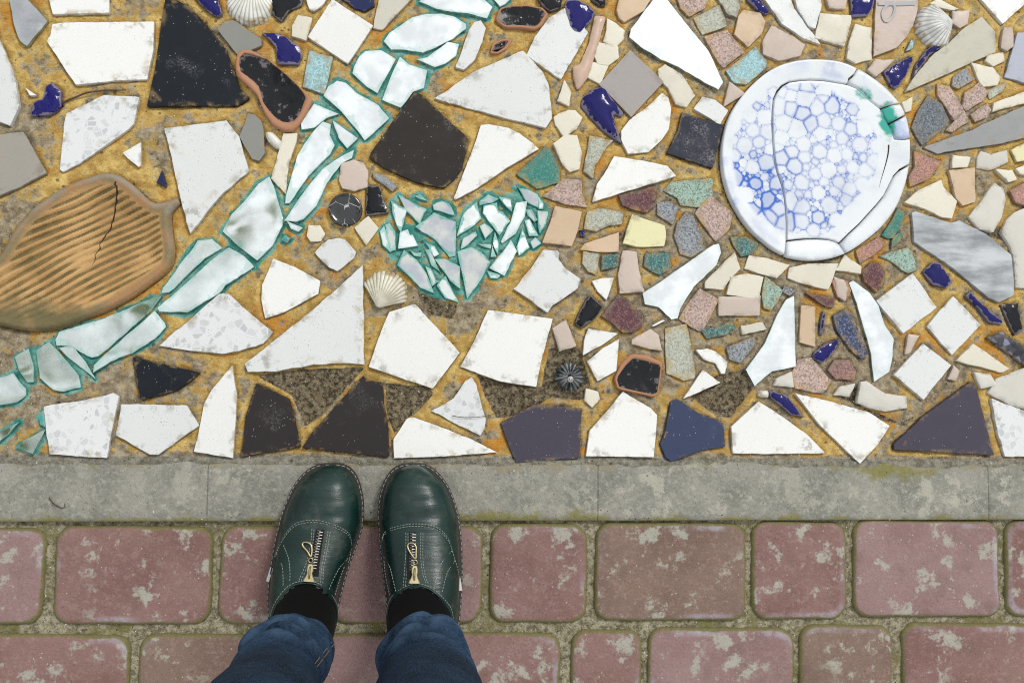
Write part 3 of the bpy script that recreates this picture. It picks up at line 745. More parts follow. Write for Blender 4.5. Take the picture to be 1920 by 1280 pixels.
# ------------------------------------------------------------------ mortar bed of the mosaic
def mortar_material():
    m = M('painted_mortar')
    big = m.noise(13, 5, .6); fine = m.noise(60, 6, .65); n3 = m.noise(31, 4, .6)
    pale = m.mix(m.ramp(fine, .38, .64), sc(186, 150, 82), sc(232, 200, 122))
    och = m.mix(m.math('MULTIPLY', m.ramp(big, .53, .66), .8), pale, sc(202, 136, 46))
    och = m.mix(m.math('MULTIPLY', m.ramp(n3, .58, .72), .6), och, sc(160, 146, 90))
    bare = m.mix(m.ramp(m.noise(90, 6, .7), .33, .68), sc(122, 108, 86), sc(188, 174, 146))
    fb = m.math('ADD', m.attr('bare'), m.math('MULTIPLY', m.math('SUBTRACT', fine, .5), 2.3))
    fb = m.math('ADD', fb, m.math('MULTIPLY', m.math('SUBTRACT', m.noise(17, 5, .6), .5), 2.3))
    c = m.mix(m.ramp(fb, .30, .62), och, bare)
    tl = m.mix(m.ramp(m.noise(45, 5, .6), .35, .65), sc(62, 146, 134), sc(134, 190, 178))
    ft = m.math('ADD', m.attr('teal'), m.math('MULTIPLY', m.math('SUBTRACT', m.noise(30, 7, .68), .5), 2.6))
    c = m.mix(m.ramp(ft, .52, .64), c, tl)
    soil = m.mix(m.ramp(m.noise(170, 5, .75), .38, .62), sc(62, 54, 42), sc(148, 134, 108))
    fs = m.math('ADD', m.attr('soil'), m.math('MULTIPLY', m.math('SUBTRACT', fine, .5), .9))
    c = m.mix(m.ramp(fs, .40, .60), c, soil)
    cv = m.math('ADD', m.attr('crev'), m.math('MULTIPLY', m.math('SUBTRACT', m.noise(60, 5, .7), .5), 1.3))
    c = m.mix(m.math('MULTIPLY', m.ramp(cv, .55, .95), .7), c, sc(92, 76, 52))
    ce = m.math('ADD', m.attr('cement'), m.math('MULTIPLY', m.math('SUBTRACT', m.noise(34, 6, .7), .5), 1.2))
    c = m.mix(m.ramp(ce, .42, .58), c, m.mix(m.ramp(m.noise(100, 6, .75), .35, .65), sc(112, 108, 94), sc(160, 156, 142)))
    pt = m.math('MULTIPLY', m.ramp(m.vor(85), .26, .14), m.ramp(m.noise(33, 4), .52, .62))
    c = m.mix(m.math('MULTIPLY', pt, .75), c, sc(74, 60, 42))
    dk = m.ramp(m.noise(42, 8, .76), .56, .68)
    c = m.mix(m.math('MULTIPLY', dk, .5), c, sc(104, 88, 62))
    gr = m.ramp(m.noise(420, 3, .7), .58, .70)
    c = m.mix(m.math('MULTIPLY', gr, .5), c, sc(92, 78, 58))
    c = m.mix(m.math('MULTIPLY', m.ramp(m.noise(380, 3, .7), .60, .72), .35), c, sc(222, 206, 166))
    bp = m.bump(m.noise(230, 6, .75), .0026, .9); bp = m.bump(m.noise(55, 5, .6, m.rotated(.6, (1, 2.2, 1))), .007, .6, bp)
    return m.done(m.bsdf(c, .85, bp, spec=.2))
MORTAR = mortar_material()
xl = min(P(0, 0).x, P(0, 870).x) - .28; xr = max(P(1920, 0).x, P(1920, 870).x) + .28; yt = max(P(0, 0).y, P(1920, 0).y) + .28
ST = .0030; Y0 = Y_TOP - .018
nx = int((xr - xl) / ST); ny = int((yt - Y0) / ST)
GX, GY = np.meshgrid(xl + np.arange(nx + 1) * ST, Y0 + np.arange(ny + 1) * ST)
DT = np.full(GX.shape, .05); DM = np.full(GX.shape, .05); DB = np.full(GX.shape, .05); INS = np.zeros(GX.shape, bool)
def stamp(poly, arrs, pad=.05):
    xs = [p[0] for p in poly]; ys = [p[1] for p in poly]
    i0 = max(0, int((min(xs) - pad - xl) / ST)); i1 = min(nx + 1, int((max(xs) + pad - xl) / ST) + 2)
    j0 = max(0, int((min(ys) - pad - Y0) / ST)); j1 = min(ny + 1, int((max(ys) + pad - Y0) / ST) + 2)
    if i0 >= i1 or j0 >= j1: return
    sl_ = (slice(j0, j1), slice(i0, i1)); X, Y = GX[sl_], GY[sl_]; D = edge_dist(poly, X, Y); I = inpoly(poly, X, Y)
    D = np.where(I, 0, D)
    for A in arrs: A[sl_] = np.minimum(A[sl_], D)
    INS[sl_] |= I
WP = [(k, ccw(wpoly(p))) for k, p in PIECES]
# beyond the frame the floor goes on: broken tiles on a loose lattice
def to_px(x, y):
    v = RC.transposed() @ (Vector((x, y, 0)) - CAMP); return 960 - v.x / v.z * FPX, 640 + v.y / v.z * FPX
FILL = []; cell = .066
lat = {}
for i in range(int((xr - xl) / cell) + 2):
    for j in range(int((yt - Y_TOP) / cell) + 2):
        lat[i, j] = (xl + (i + random.uniform(-.3, .3)) * cell, Y_TOP + .004 + (j + (random.uniform(-.3, .3) if j else 0)) * cell)
for (i, j), p in list(lat.items()):
    if (i + 1, j + 1) not in lat: continue
    q = [lat[i, j], lat[i + 1, j], lat[i + 1, j + 1], lat[i, j + 1]]
    for t in ([q] if random.random() < .55 else [[q[0], q[1], q[2]], [q[0], q[2], q[3]]]):
        t = offset(ccw(t), .0055)
        if any(x < xl + .01 or x > xr - .01 or y > yt - .01 for x, y in t): continue
        inside = False
        for a in range(len(t)):
            for b in range(5):
                x = t[a][0] + (t[(a + 1) % len(t)][0] - t[a][0]) * b / 5; y = t[a][1] + (t[(a + 1) % len(t)][1] - t[a][1]) * b / 5
                u, v = to_px(x, y)
                if -5 < u < 1925 and v > -5 or (u < 10 and u > -100 and 440 < v < 650): inside = True
        if inside: continue
        if any(inpoly(w, np.array([x]), np.array([y]))[0] for x, y in t for _, w in WP): continue
        if area(t) > 3e-4: FILL.append((random.choice(['white', 'white', 'speck', 'terrazzo', 'dark', 'navy2', 'cream', 'greige', 'mirror', 'grey']), t))
for k, p in WP + FILL:
    stamp(p, [DT] + ([DM] if k in ('mirror', 'mirrordim', 'hm', 'hb', 'teal') else []) + ([DB] if k in ('mirrorbright',) else []))
ang = np.linspace(0, 2 * np.pi, 72, endpoint=False)
PLATE_PX = [(v.x, v.y) for v in closedsmooth([Vector((1320 + x / 3.0476, 90 + y / 3.0476, 0)) for x, y in [(640, 70), (760, 82), (868, 124), (960, 180), (1040, 245), (1112, 328), (1142, 390), (1160, 460),
            (1168, 524), (1169, 600), (1165, 672), (1140, 790), (1090, 915), (1010, 1025), (910, 1112), (800, 1182), (700, 1212), (600, 1221), (500, 1208), (452, 1192), (360, 1138),
            (250, 1040), (160, 905), (110, 775), (90, 640), (100, 510), (140, 385), (210, 275), (300, 182), (400, 115), (520, 78)]], 7)]
PLATE_OUT = ccw(wpoly(PLATE_PX))
DISH_OUT = ccw([tuple(v.xy) for v in closedsmooth([P(x, y) for x, y in DISH_PX], .006)])
HEART_OUT = ccw([tuple(v.xy) for v in closedsmooth([P(x, y) for x, y in HEART_PX], .004)])
for p in (PLATE_OUT, DISH_OUT): stamp(p, [DT])
DISH_D = edge_dist(DISH_OUT, GX, GY)
heart_in = inpoly(HEART_OUT, GX, GY)
SOIL_PX = [[(472, 702), (560, 690), (690, 686), (662, 715), (600, 785), (570, 800), (560, 775), (545, 742)],
           [(722, 716), (805, 722), (815, 738), (790, 768), (760, 790), (738, 815), (722, 770)],
           [(892, 700), (1000, 722), (1060, 735), (1010, 760), (950, 785), (932, 785), (908, 745)],
           [(1030, 650), (1090, 650), (1110, 720), (1095, 752), (1012, 745), (1020, 690)],
           [(1345, 700), (1400, 690), (1415, 730), (1372, 786), (1330, 772), (1290, 742)],
           [(1828, 425), (1880, 422), (1888, 452), (1850, 445)], [(780, 545), (860, 570), (850, 600), (800, 590)],
           [(1560, 735), (1610, 715), (1620, 760), (1690, 790), (1730, 770), (1700, 800), (1655, 790), (1590, 750)]]
soil = np.zeros(GX.shape)
for p in SOIL_PX:
    w = ccw(wpoly(p)); dd = edge_dist(w, GX, GY); soil = np.maximum(soil, np.where(inpoly(w, GX, GY), sm(dd, -.004, .006), 0))
soil[inpoly(PLATE_OUT, GX, GY)] = 1
bare = np.full(GX.shape, .24)
for (bx, by, rx, ry, st) in [(90, 740, 200, 140, .55), (70, 240, 60, 60, .3), (560, 470, 120, 70, .2), (1250, 520, 320, 240, .34), (1500, 640, 220, 130, .3),
                             (1800, 330, 180, 190, .28), (800, 570, 110, 40, .4), (1660, 720, 150, 70, .3), (500, 215, 40, 90, .2), (1480, 60, 140, 50, .2)]:
    q = P(bx, by); e = ((GX - q.x) / (rx * PX)) ** 2 + ((GY - q.y) / (ry * PX)) ** 2; bare += st * np.exp(-e)
bare += .16 * sm(DT, .005, .013) - .02
bare += .4 * sm(-DB, -.012, -.003) + .9 * sm(-(GY - Y_TOP), -.013, -.002)
teal = np.maximum(.80 * sm(-DM, -.0095, -.0025), np.where(heart_in, .58 + .24 * sm(-DM, -.006, -.001), 0))
n1 = vnoise(GX, GY, 55, 1); n2 = vnoise(GX, GY, 150, 2); n3 = vnoise(GX, GY, 24, 3)
GZ = -.0034 + n1 * .0013 + n2 * .0007 + n3 * .0010
GZ += .0026 * sm(DT, .0012, .0050) - .0010 + .0012 * vnoise(GX, GY, 70, 6) * sm(DT, .001, .004)      # a groove along each shard, the mortar rounded up between
GZ -= .0022 * sm(DT, .007, .018) + soil * (.0034 + .0034 * np.abs(n2) - .0024 * n1)
n4 = vnoise(GX, GY, 26, 4); n5 = vnoise(GX, GY, 90, 5)
lip = np.clip((Y_TOP - GY) / .018, 0, 1)                           # cement dragged out over the kerb's edge, thinning to nothing
GZ = np.where(GY < Y_TOP + .003, .0006 + .0012 * n4 + .0006 * n5 - .0046 * lip ** 1.3, GZ)
GZ = np.where(INS, -.0062, GZ); GZ = np.where(inpoly(DISH_OUT, GX, GY) & (DISH_D > .004), -.030, GZ); GZ = np.minimum(GZ, .0016)
crev = np.exp(-(DT / .0022) ** 2) * .75 + .25 * soil + .12
cement = sm(-(GY - Y_TOP), -.010, .000) * .95
idx = np.arange(GX.size).reshape(GX.shape)
quads = np.stack([idx[:-1, :-1], idx[:-1, 1:], idx[1:, 1:], idx[1:, :-1]], -1).reshape(-1, 4)
hq = heart_in[:-1, :-1].ravel() & heart_in[1:, 1:].ravel()
def grid_object(name, q, parent=None):
    used = np.unique(q); mp = np.full(GX.size, -1); mp[used] = np.arange(used.size)
    co = np.stack([GX.ravel()[used], GY.ravel()[used], GZ.ravel()[used]], -1); o0 = np.array([co[:, 0].mean(), co[:, 1].mean(), 0.0]); co = co - o0
    f = mp[q]; me = bpy.data.meshes.new(name); me.vertices.add(len(co)); me.vertices.foreach_set('co', co.ravel().astype(np.float32))
    me.loops.add(f.size); me.loops.foreach_set('vertex_index', f.ravel().astype(np.int32))
    me.polygons.add(len(f)); me.polygons.foreach_set('loop_start', np.arange(0, f.size, 4, dtype=np.int32))
    me.update(calc_edges=True); me.polygons.foreach_set('use_smooth', [True] * len(f))
    for k, A in (('teal', teal), ('soil', soil), ('bare', bare), ('crev', crev), ('cement', cement)):
        at = me.attributes.new(k, 'FLOAT', 'POINT'); at.data.foreach_set('value', A.ravel()[used].astype(np.float32))
    me.materials.append(MORTAR); o = bpy.data.objects.new(name, me); return link(o, o0, parent)
MOSAIC = grid_object('mosaic_pavement', quads[~hq]); MOSAIC['kind'] = 'structure'
HEART = grid_object('mirror_heart', quads[hq], MOSAIC)
HEART['label'] = 'heart of small mirror shards set in turquoise mortar'

# ------------------------------------------------------------------ the shards
def shard(kind, poly, parent, seed):
    big = area(poly) > 2.5e-3
    poly = offset(ccw(poly), -GROW.get(kind, .0005))
    p = rounded(poly, .0008 if DOME.get(kind, 0) < .003 else .004)
    p = ragged(p, .0048, .0005 if kind in ('mirror', 'mirrorbright', 'white', 'black', 'tan', 'greytile') else .0008, seed)
    if area(p) <= 0: return None
    p = [v for i, v in enumerate(p) if (v[0] - p[i - 1][0]) ** 2 + (v[1] - p[i - 1][1]) ** 2 > 1e-8]
    cx, cy = centroid(p); n = len(p)
    z0 = random.uniform(.0010, .0028) - (.0012 if kind in ('greygreen', 'greengran', 'greengranD', 'pinkgran', 'greygran') else 0)
    tx, ty = random.gauss(0, .016), random.gauss(0, .016)
    if kind in ('hm', 'hb'): tx, ty = tx * 2.2, ty * 2.2; z0 -= .0006
    if big: tx *= .5; ty *= .5
    pl = lambda x, y: z0 + tx * (x - cx) + ty * (y - cy)
    rad = math.sqrt(area(p) / math.pi); hd = DOME.get(kind, 0); ch = .0004
    q = offset(p, ch)
    def zf(X, Y, D):
        t = np.clip(D / (rad * .75), 0, 1)
        return z0 + tx * (X - cx) + ty * (Y - cy) + hd * np.sqrt(np.clip(1 - (1 - t) ** 2, 0, 1)) + (0 if hd < .0012 else .0006 * vnoise(X, Y, 120, 77))
    X, Y, Z, D, F = fill(q, max(.004, rad * .34) if not hd else max(.0025, rad * .22), zf)
    m_ = len(X); V = [Vector(v) for v in zip(X, Y, Z)]; E = list(np.exp(-(D / .0022)))
    for z in (-ch, None):
        V += [Vector((x, y, pl(x, y) - ch if z else -.008)) for x, y in p]; E += [1.0] * n
    F = [f if (V[f[1]] - V[f[0]]).cross(V[f[2]] - V[f[0]]).z > 0 else f[::-1] for f in F]
    for i in range(n):
        j = (i + 1) % n; F += [(i, m_ + i, m_ + j, j), (m_ + i, m_ + n + i, m_ + n + j, m_ + j)]
    return mesh(NAME[kind], V, F, MAT[kind], parent, (cx, cy, 0), smooth=hd > .0012 and kind not in ('cobalt', 'darkglass', 'blackglass'), attrs={'edge': E})
for i, (k, p) in enumerate(WP):
    if k == 'darkrim': continue
    shard(k, p, HEART if k in ('hm', 'hb') else MOSAIC, i * 1.37)
for i, (k, p) in enumerate(FILL): shard(k, p, MOSAIC, 900 + i * 1.37)

# pieces of black-glazed pot with their terracotta wall showing all round
def pot(outer, inner, parent, hr, hi, name='pottery_shard'):
    o_ = ccw([tuple(P(*q).xy) for q in outer]); i_ = ccw([tuple(P(*q).xy) for q in inner])
    m = 44
    def res(p):
        c = centroid(i_); out = []
        for t in np.linspace(-math.pi, math.pi, m, endpoint=False):
            best = None
            for a in range(len(p)):
                x0, y0 = p[a][0] - c[0], p[a][1] - c[1]; x1, y1 = p[(a + 1) % len(p)][0] - c[0], p[(a + 1) % len(p)][1] - c[1]
                dx, dy = math.cos(t), math.sin(t); den = dx * (y1 - y0) - dy * (x1 - x0)
                if abs(den) < 1e-12: continue
                u = (x0 * (y1 - y0) - y0 * (x1 - x0)) / den; v = (x0 * dy - y0 * dx) / den
                if u > 0 and -1e-6 <= v <= 1 + 1e-6: best = u if best is None else max(best, u)
            best = best or .001; out.append((c[0] + math.cos(t) * best, c[1] + math.sin(t) * best))
        return out
    A, B = res(o_), res(i_); A = [(max(1.0, 1) * a[0], a[1]) for a in A]
    rings = [[Vector((x, y, -.008)) for x, y in A], [Vector((x, y, hr - .001)) for x, y in A],
             [Vector((a[0] * .6 + b[0] * .4, a[1] * .6 + b[1] * .4, hr)) for a, b in zip(A, B)], [Vector((x, y, hr - .0006)) for x, y in B], [Vector((x, y, hi - .002)) for x, y in B]]
    V, F = loft(rings); root = mesh(name, V, F, MAT['terracotta'], parent, smooth=True, attrs={'edge': [.3] * len(V)})
    c = centroid(B)
    rg = [[Vector((c[0] + (x - c[0]) * r, c[1] + (y - c[1]) * r, hi - .003 * (1 - r) + .0004 * math.sin(i * .7))) for i, (x, y) in enumerate(B)] for r in (1, .8, .5, .2)]
    V, F = loft(rg, closed_top=True); mesh('glaze', V, F, MAT['darkglass'], root, smooth=True, attrs={'edge': [.7] * m + [.4] * (3 * m)})
    return root
sc5 = lambda L, ox, oy, s=5.3333: [(ox + x / s, oy + y / s) for x, y in L]
pot(sc5([(255, 515), (380, 512), (500, 578), (700, 735), (870, 880), (995, 1010), (960, 1100), (860, 1265), (800, 1325), (710, 1325), (600, 1265), (520, 1150), (440, 960), (330, 850), (240, 780), (225, 660)], 400, 0),
    sc5([(275, 545), (360, 545), (420, 570), (560, 615), (700, 735), (850, 875), (932, 980), (870, 1150), (800, 1240), (670, 1230), (570, 1130), (505, 1040), (460, 880), (400, 820), (290, 765), (262, 680)], 400, 0), MOSAIC, .006, .0035)
pot(sc5([(1322, 215), (1375, 85), (1480, 68), (1640, 62), (1800, 90), (1850, 150), (1790, 270), (1720, 310), (1590, 290), (1420, 288)], 680, 0),
    sc5([(1345, 205), (1390, 100), (1480, 82), (1640, 76), (1790, 104), (1822, 150), (1755, 250), (1715, 280), (1590, 262), (1430, 265)], 680, 0), MOSAIC, .004, .0035)
pot(sc5([(1100, 360), (1085, 500), (1065, 630), (1030, 660), (900, 630), (715, 590), (690, 500), (745, 380), (830, 290), (960, 300)], 1000, 600, 4.5714),
    sc5([(1085, 390), (1072, 500), (1055, 620), (1020, 640), (900, 612), (730, 575), (708, 500), (785, 390), (850, 328), (950, 350)], 1000, 600, 4.5714), MOSAIC, .005, .0035)
pot(sc5([(1270, 540), (1300, 440), (1390, 400), (1500, 400), (1440, 500), (1350, 545)], 680, 0), sc5([(1290, 525), (1320, 460), (1390, 420), (1460, 415), (1410, 485), (1345, 527)], 680, 0), MOSAIC, .003, .001)

# the faded painting on the rose tile: a band and a loop
mk = M('faded_blue_paint'); mkm = mk.done(mk.bsdf(mk.mix(mk.ramp(mk.noise(40, 5), .4, .6), sc(150, 152, 156), sc(176, 168, 162)), .35))
def ribbon(pts, w, z):
    pts = smoothline(pts, .003); V, F = [], []
    for i, p in enumerate(pts):
        t = (pts[min(i + 1, len(pts) - 1)] - pts[max(i - 1, 0)]).normalized(); nn = Vector((-t.y, t.x, 0))
        V += [Vector((p.x, p.y, z)) + nn * w, Vector((p.x, p.y, z)) - nn * w]
    for i in range(len(pts) - 1): F.append((2 * i, 2 * i + 1, 2 * i + 3, 2 * i + 2))
    return V, F
parts = [ribbon([P(1645, 8), P(1680, 9), P(1714, 8)], .0028, .0032),
         ribbon([P(1672, 4), P(1676, 18), P(1672, 32), P(1662, 42), P(1655, 38), P(1653, 26), P(1659, 14), P(1668, 8)], .0018, .0033)]
V, F = join(parts); mesh('painted_mark', V, F, mkm, MOSAIC)

# ------------------------------------------------------------------ the broken plate
def plate_material():
    m = M('blue_bubble_glaze')
    e = m.attr('foam'); cv = m.attr('cellv')
    line = m.ramp(e, 1.0, .35); wash = m.math('MULTIPLY', m.ramp(e, 7, .3), m.math('ADD', m.math('MULTIPLY', cv, .62), .06))
    dens = m.ramp(m.noise(9, 3), .35, .65, .75, 1.1)
    bub = m.attr('bub'); dens = m.math('MULTIPLY', m.math('ADD', dens, m.attr('deep')), bub)
    f = m.math('MINIMUM', m.math('MULTIPLY', m.math('ADD', m.math('MULTIPLY', line, .58), m.math('ADD', m.math('MULTIPLY', wash, 1.15), m.math('MULTIPLY', m.math('ADD', m.attr('deep'), .30), m.math('MULTIPLY', cv, .55)))), dens), 1.0)
    wht = m.mix(m.ramp(m.noise(20, 6), .45, .8), sc(230, 234, 240), sc(208, 213, 222))
    c = m.mix(f, wht, sc(60, 106, 194))
    c = m.mix(m.math('MULTIPLY', m.attr('rimblue'), m.ramp(m.noise(28, 4), .44, .64)), c, sc(150, 168, 220))
    c = m.mix(m.ramp(m.math('ADD', m.attr('teal'), m.math('MULTIPLY', m.math('SUBTRACT', m.noise(60, 5), .5), 1.2)), .45, .8), c, sc(56, 168, 150))
    k = m.math('MULTIPLY', m.ramp(m.vor(150), .10, .05), m.ramp(m.noise(30, 2), .55, .62))
    c = m.mix(k, c, sc(96, 90, 100))
    return m.done(m.bsdf(c, .2, m.bump(m.noise(24, 2), .002, .2), spec=.35))
PM = plate_material()
pc = lambda L: [(1320 + x / 3.0476, 90 + y / 3.0476) for x, y in L]
def arc(a0, a1):
    """rim points between two crop points, clockwise in the picture"""
    n = len(PLATE_PX); pa, pb = pc([a0])[0], pc([a1])[0]
    near = lambda q: min(range(n), key=lambda i: (PLATE_PX[i][0] - q[0]) ** 2 + (PLATE_PX[i][1] - q[1]) ** 2)
    i, j = near(pa), near(pb); out = [pa]
    while True:
        i = (i + 1) % n
        if i == j: break
        out.append(PLATE_PX[i])
    return out + [pb]
c1 = [(815, 215), (760, 205), (680, 192), (600, 188), (540, 191), (480, 200), (440, 222), (412, 255), (393, 300), (386, 370), (384, 440), (388, 520), (394, 610), (402, 670), (416, 725), (438, 785), (452, 840), (460, 910), (466, 1000), (464, 1105)]
c1b = [(464, 1105), (458, 1150), (452, 1192)]
c2 = [(464, 1105), (520, 1098), (570, 1093), (640, 1092), (700, 1096), (735, 1106), (762, 1122)]
c2b = [(762, 1122), (780, 1150), (800, 1182)]
c2c = [(762, 1122), (820, 1065), (880, 1010), (930, 955), (980, 900), (1020, 850), (1050, 790), (1075, 738), (1108, 702), (1165, 672)]
c3 = [(868, 125), (850, 160), (820, 185), (815, 215)]
c4 = [(815, 215), (866, 236), (905, 270), (945, 310), (1000, 352)]
c4b = [(1000, 352), (1018, 400), (1045, 440)]
c4c = [(1045, 440), (1065, 480), (1080, 525)]
r1, r2, r3 = [(1000, 352), (1060, 332), (1112, 326)], [(1045, 440), (1090, 418), (1142, 390)], [(1080, 525), (1120, 530), (1168, 524)]
rv = lambda L: L[::-1]
FR = [pc(c1) + pc(c1b)[1:] + arc((452, 1192), (868, 125))[1:-1] + pc(c3)[:-1],
      pc(rv(c1)) + pc(c4)[1:] + pc(c4b)[1:] + pc(c4c)[1:] + pc(r3)[1:] + arc((1168, 524), (1165, 672))[1:-1] + pc(rv(c2c)) + pc(rv(c2))[1:-1],
      pc(c2) + pc(c2b)[1:] + arc((800, 1182), (452, 1192))[1:-1] + pc(rv(c1b))[:-1],
      pc(c2c) + arc((1165, 672), (800, 1182))[1:-1] + pc(rv(c2b))[:-1],
      pc(c3)[:-1] + pc(c4) + pc(r1)[1:] + rv(arc((868, 125), (1112, 326)))[1:-1],
      pc(r1) + arc((1112, 326), (1142, 390))[1:-1] + pc(rv(r2)) + pc(rv(c4b))[1:-1],
      pc(r2) + arc((1142, 390), (1168, 524))[1:-1] + pc(rv(r3)) + pc(rv(c4c))[1:-1]]
pcw = P(*PLATE_C)
PLATE = thing('plate', 'broken round white plate with a blue bubble pattern, cracked and set flat in the mosaic', 'plate', (pcw.x, pcw.y, 0))
# the painted foam: circles of many sizes packed together, a line wherever two bubbles meet
fr_ = random.Random(5); FC = []; fx0, fy0 = P(1320, 480).xy; fx1, fy1 = P(1700, 110).xy
for rmin, rmax, tries in ((.0080, .0112, 3500), (.0048, .0072, 2500), (.0024, .0042, 5000), (.0012, .0021, 9000)):
    for _ in range(tries):
        x, y, r = fr_.uniform(fx0, fx1), fr_.uniform(fy0, fy1), fr_.uniform(rmin, rmax)
        if rmax < .0045 and mn.noise((x * 19, y * 19, 3.3)) < -.08: continue
        if all((x - a) ** 2 + (y - b) ** 2 > (r + c) ** 2 * .93 for a, b, c, _v in FC): FC.append((x, y, r, fr_.random() ** 1.6))
FCA = np.array(FC)
def foam_field(X, Y):
    d1 = np.full(X.shape, 9.0); d2 = np.full(X.shape, 9.0); cv = np.zeros(X.shape)
    for x, y, r, v in FC:
        m_ = (np.abs(X - x) < r + .02) & (np.abs(Y - y) < r + .02); q = np.hypot(X[m_] - x, Y[m_] - y) - r
        a, b = d1[m_], d2[m_]; n1_ = np.minimum(a, q); d2[m_] = np.minimum(np.maximum(a, q), b); t = cv[m_]; t[q < a] = v; cv[m_] = t; d1[m_] = n1_
    return np.clip(d2 - d1, 0, .05), cv
bubc = P(1320 + 578 / 3.0476, 90 + 640 / 3.0476); cut = [P(*q) for q in pc([(1030, 640), (668, 1120)])]
for k, fr in enumerate(FR):
    out = ccw(wpoly(fr)); out = offset(out, .0014)
    tilt = (random.gauss(0, .0012), random.gauss(0, .0012))
    def zf(X, Y, D):
        dr = edge_dist(PLATE_OUT, X, Y)
        return .0066 + .0014 * np.exp(-(dr / .012) ** 2) - .0018 * sm(dr, .012, .030) + tilt[0] * (X - pcw.x) + tilt[1] * (Y - pcw.y) - .0016 * np.exp(-(dr / .0016) ** 2) - .0005 * np.exp(-(D / .0008) ** 2)
    X, Y, Z, D, F = fill(out, .0014 if k < 2 else .004, zf)
    foam, cellv = foam_field(X, Y)
    e = np.sqrt(((X - bubc.x) / (458 / 3.0476 * PX)) ** 2 + ((Y - bubc.y) / (475 / 3.0476 * PX)) ** 2)
    e = e + vnoise(X, Y, 40, 11) * .05
    bub = sm(-e, -1.02, -.95)
    dx, dy = cut[1].x - cut[0].x, cut[1].y - cut[0].y
    side = ((X - cut[0].x) * dy - (Y - cut[0].y) * dx) / math.hypot(dx, dy) + vnoise(X, Y, 60, 12) * .004
    bub = bub * sm(side, -.002, .003)
    q = P(*pc([(270, 860)])[0]); deep = .40 * np.exp(-(((X - q.x) ** 2 + (Y - q.y) ** 2) / .055 ** 2))
    q2 = P(*pc([(830, 290)])[0]); deep += .4 * np.exp(-(((X - q2.x) ** 2 + (Y - q2.y) ** 2) / .02 ** 2))
    q3 = P(*pc([(560, 560)])[0]); deep -= .25 * np.exp(-(((X - q3.x) ** 2 + (Y - q3.y) ** 2) / .03 ** 2))
    q = P(*pc([(1045, 420)])[0]); tl = 1.0 * np.exp(-(((X - q.x) / .018) ** 2 + ((Y - q.y) / .034) ** 2))
    q = P(*pc([(905, 270)])[0]); tl += .8 * np.exp(-(((X - q.x) ** 2 + (Y - q.y) ** 2) / .017 ** 2))
    dr = edge_dist(PLATE_OUT, X, Y); a_ = np.arctan2(Y - pcw.y, X - pcw.x)
    rb = np.exp(-(dr / .012) ** 2) * (.75 * np.exp(-((a_ + 2.55) / .7) ** 2) + .8 * np.exp(-((a_ - 1.35) / .4) ** 2)) + .5 * np.exp(-((dr - .018) / .008) ** 2) * np.exp(-((a_ - 1.25) / .35) ** 2)
    if k == 6: rb = rb + .6
    n0 = len(X); V = [Vector(v) for v in zip(X, Y, Z)]; no = len(out)
    # walls down to the bed
    lookup = {(round(x, 7), round(y, 7)): i for i, (x, y) in enumerate(zip(X, Y))}
    bot = []
    for x, y in out: bot.append(len(V)); V.append(Vector((x, y, -.006)))
    for i in range(no):
        i0, i1 = i, (i + 1) % no
        F.append((i0, bot[i0], bot[i1], i1))
    ex = lambda A: np.concatenate([A, np.zeros(no)])
    mesh('plate_fragment', V, F, PM, PLATE, (pcw.x, pcw.y, 0), smooth=True, attrs={'foam': ex(foam * 1000), 'cellv': ex(cellv), 'bub': ex(bub), 'deep': ex(deep), 'teal': ex(tl), 'rimblue': ex(rb)})

pv = []
for o in PLATE.children:
    k = len(pv); pv.append((([v.co + WLOC[o.name] for v in o.data.vertices]), [tuple(f.vertices) for f in o.data.polygons]))
Vp, Fp = join(pv); pbv = BVHTree.FromPolygons([tuple(v) for v in Vp], Fp)
ck = smoothline([P(x, y) for x, y in pc([(1046, 560), (1044, 600), (1034, 650), (1020, 700), (1008, 740), (998, 775), (994, 800)])], .002)
ck = [Vector((p.x, p.y, (pbv.ray_cast(Vector((p.x, p.y, .5)), Vector((0, 0, -1)))[0] or Vector((0, 0, .006))).z)) for p in ck]
pk = M('plate_crack'); V, F = tube(ck, lambda t: .0010 * (1 - t) + .0002, 6); mesh('crack', V, F, pk.done(pk.bsdf(sc(62, 54, 46), .9)), PLATE)

# ------------------------------------------------------------------ the ribbed terracotta dish
def dish_material():
    m = M('ribbed_terracotta')
    clay = m.mix(m.ramp(m.noise(20, 5), .35, .65), sc(188, 146, 94), sc(210, 170, 114))
    clay = m.mix(m.attr('rim'), clay, m.mix(m.ramp(m.noise(30, 5), .4, .6), sc(170, 130, 88), sc(138, 122, 88)))
    green = m.mix(m.ramp(m.noise(50, 5), .35, .65), sc(114, 98, 58), sc(148, 122, 74))
    c = m.mix(m.ramp(m.math('ADD', m.attr('groove'), m.math('MULTIPLY', m.math('SUBTRACT', m.noise(18, 6, .62), .5), 1.9)), .32, .80), clay, green)
    c = m.mix(m.ramp(m.math('ADD', m.attr('algae'), m.math('MULTIPLY', m.math('SUBTRACT', m.noise(36, 6), .5), 1.2)), .25, .85), c, m.mix(m.noise(120, 5, .7), sc(92, 88, 56), sc(130, 116, 80)))
    c = m.mix(m.math('MULTIPLY', m.attr('grout'), m.ramp(m.noise(50, 4), .35, .6)), c, sc(150, 148, 138))
    return m.done(m.bsdf(c, .6, m.bump(m.noise(140, 7, .75), .0022, .8), spec=.3))
dcx, dcy = centroid(DISH_OUT)
DISH = thing('dish', 'oval terracotta dish with green-stained ribs and a small lip, cracked and sunk in the mosaic', 'dish', (dcx, dcy, 0))
sdir = (P(217, 440) - P(8, 540)).normalized(); spx = Vector((-sdir.y, sdir.x))
dp = offset(DISH_OUT, .0005)
GR = {}
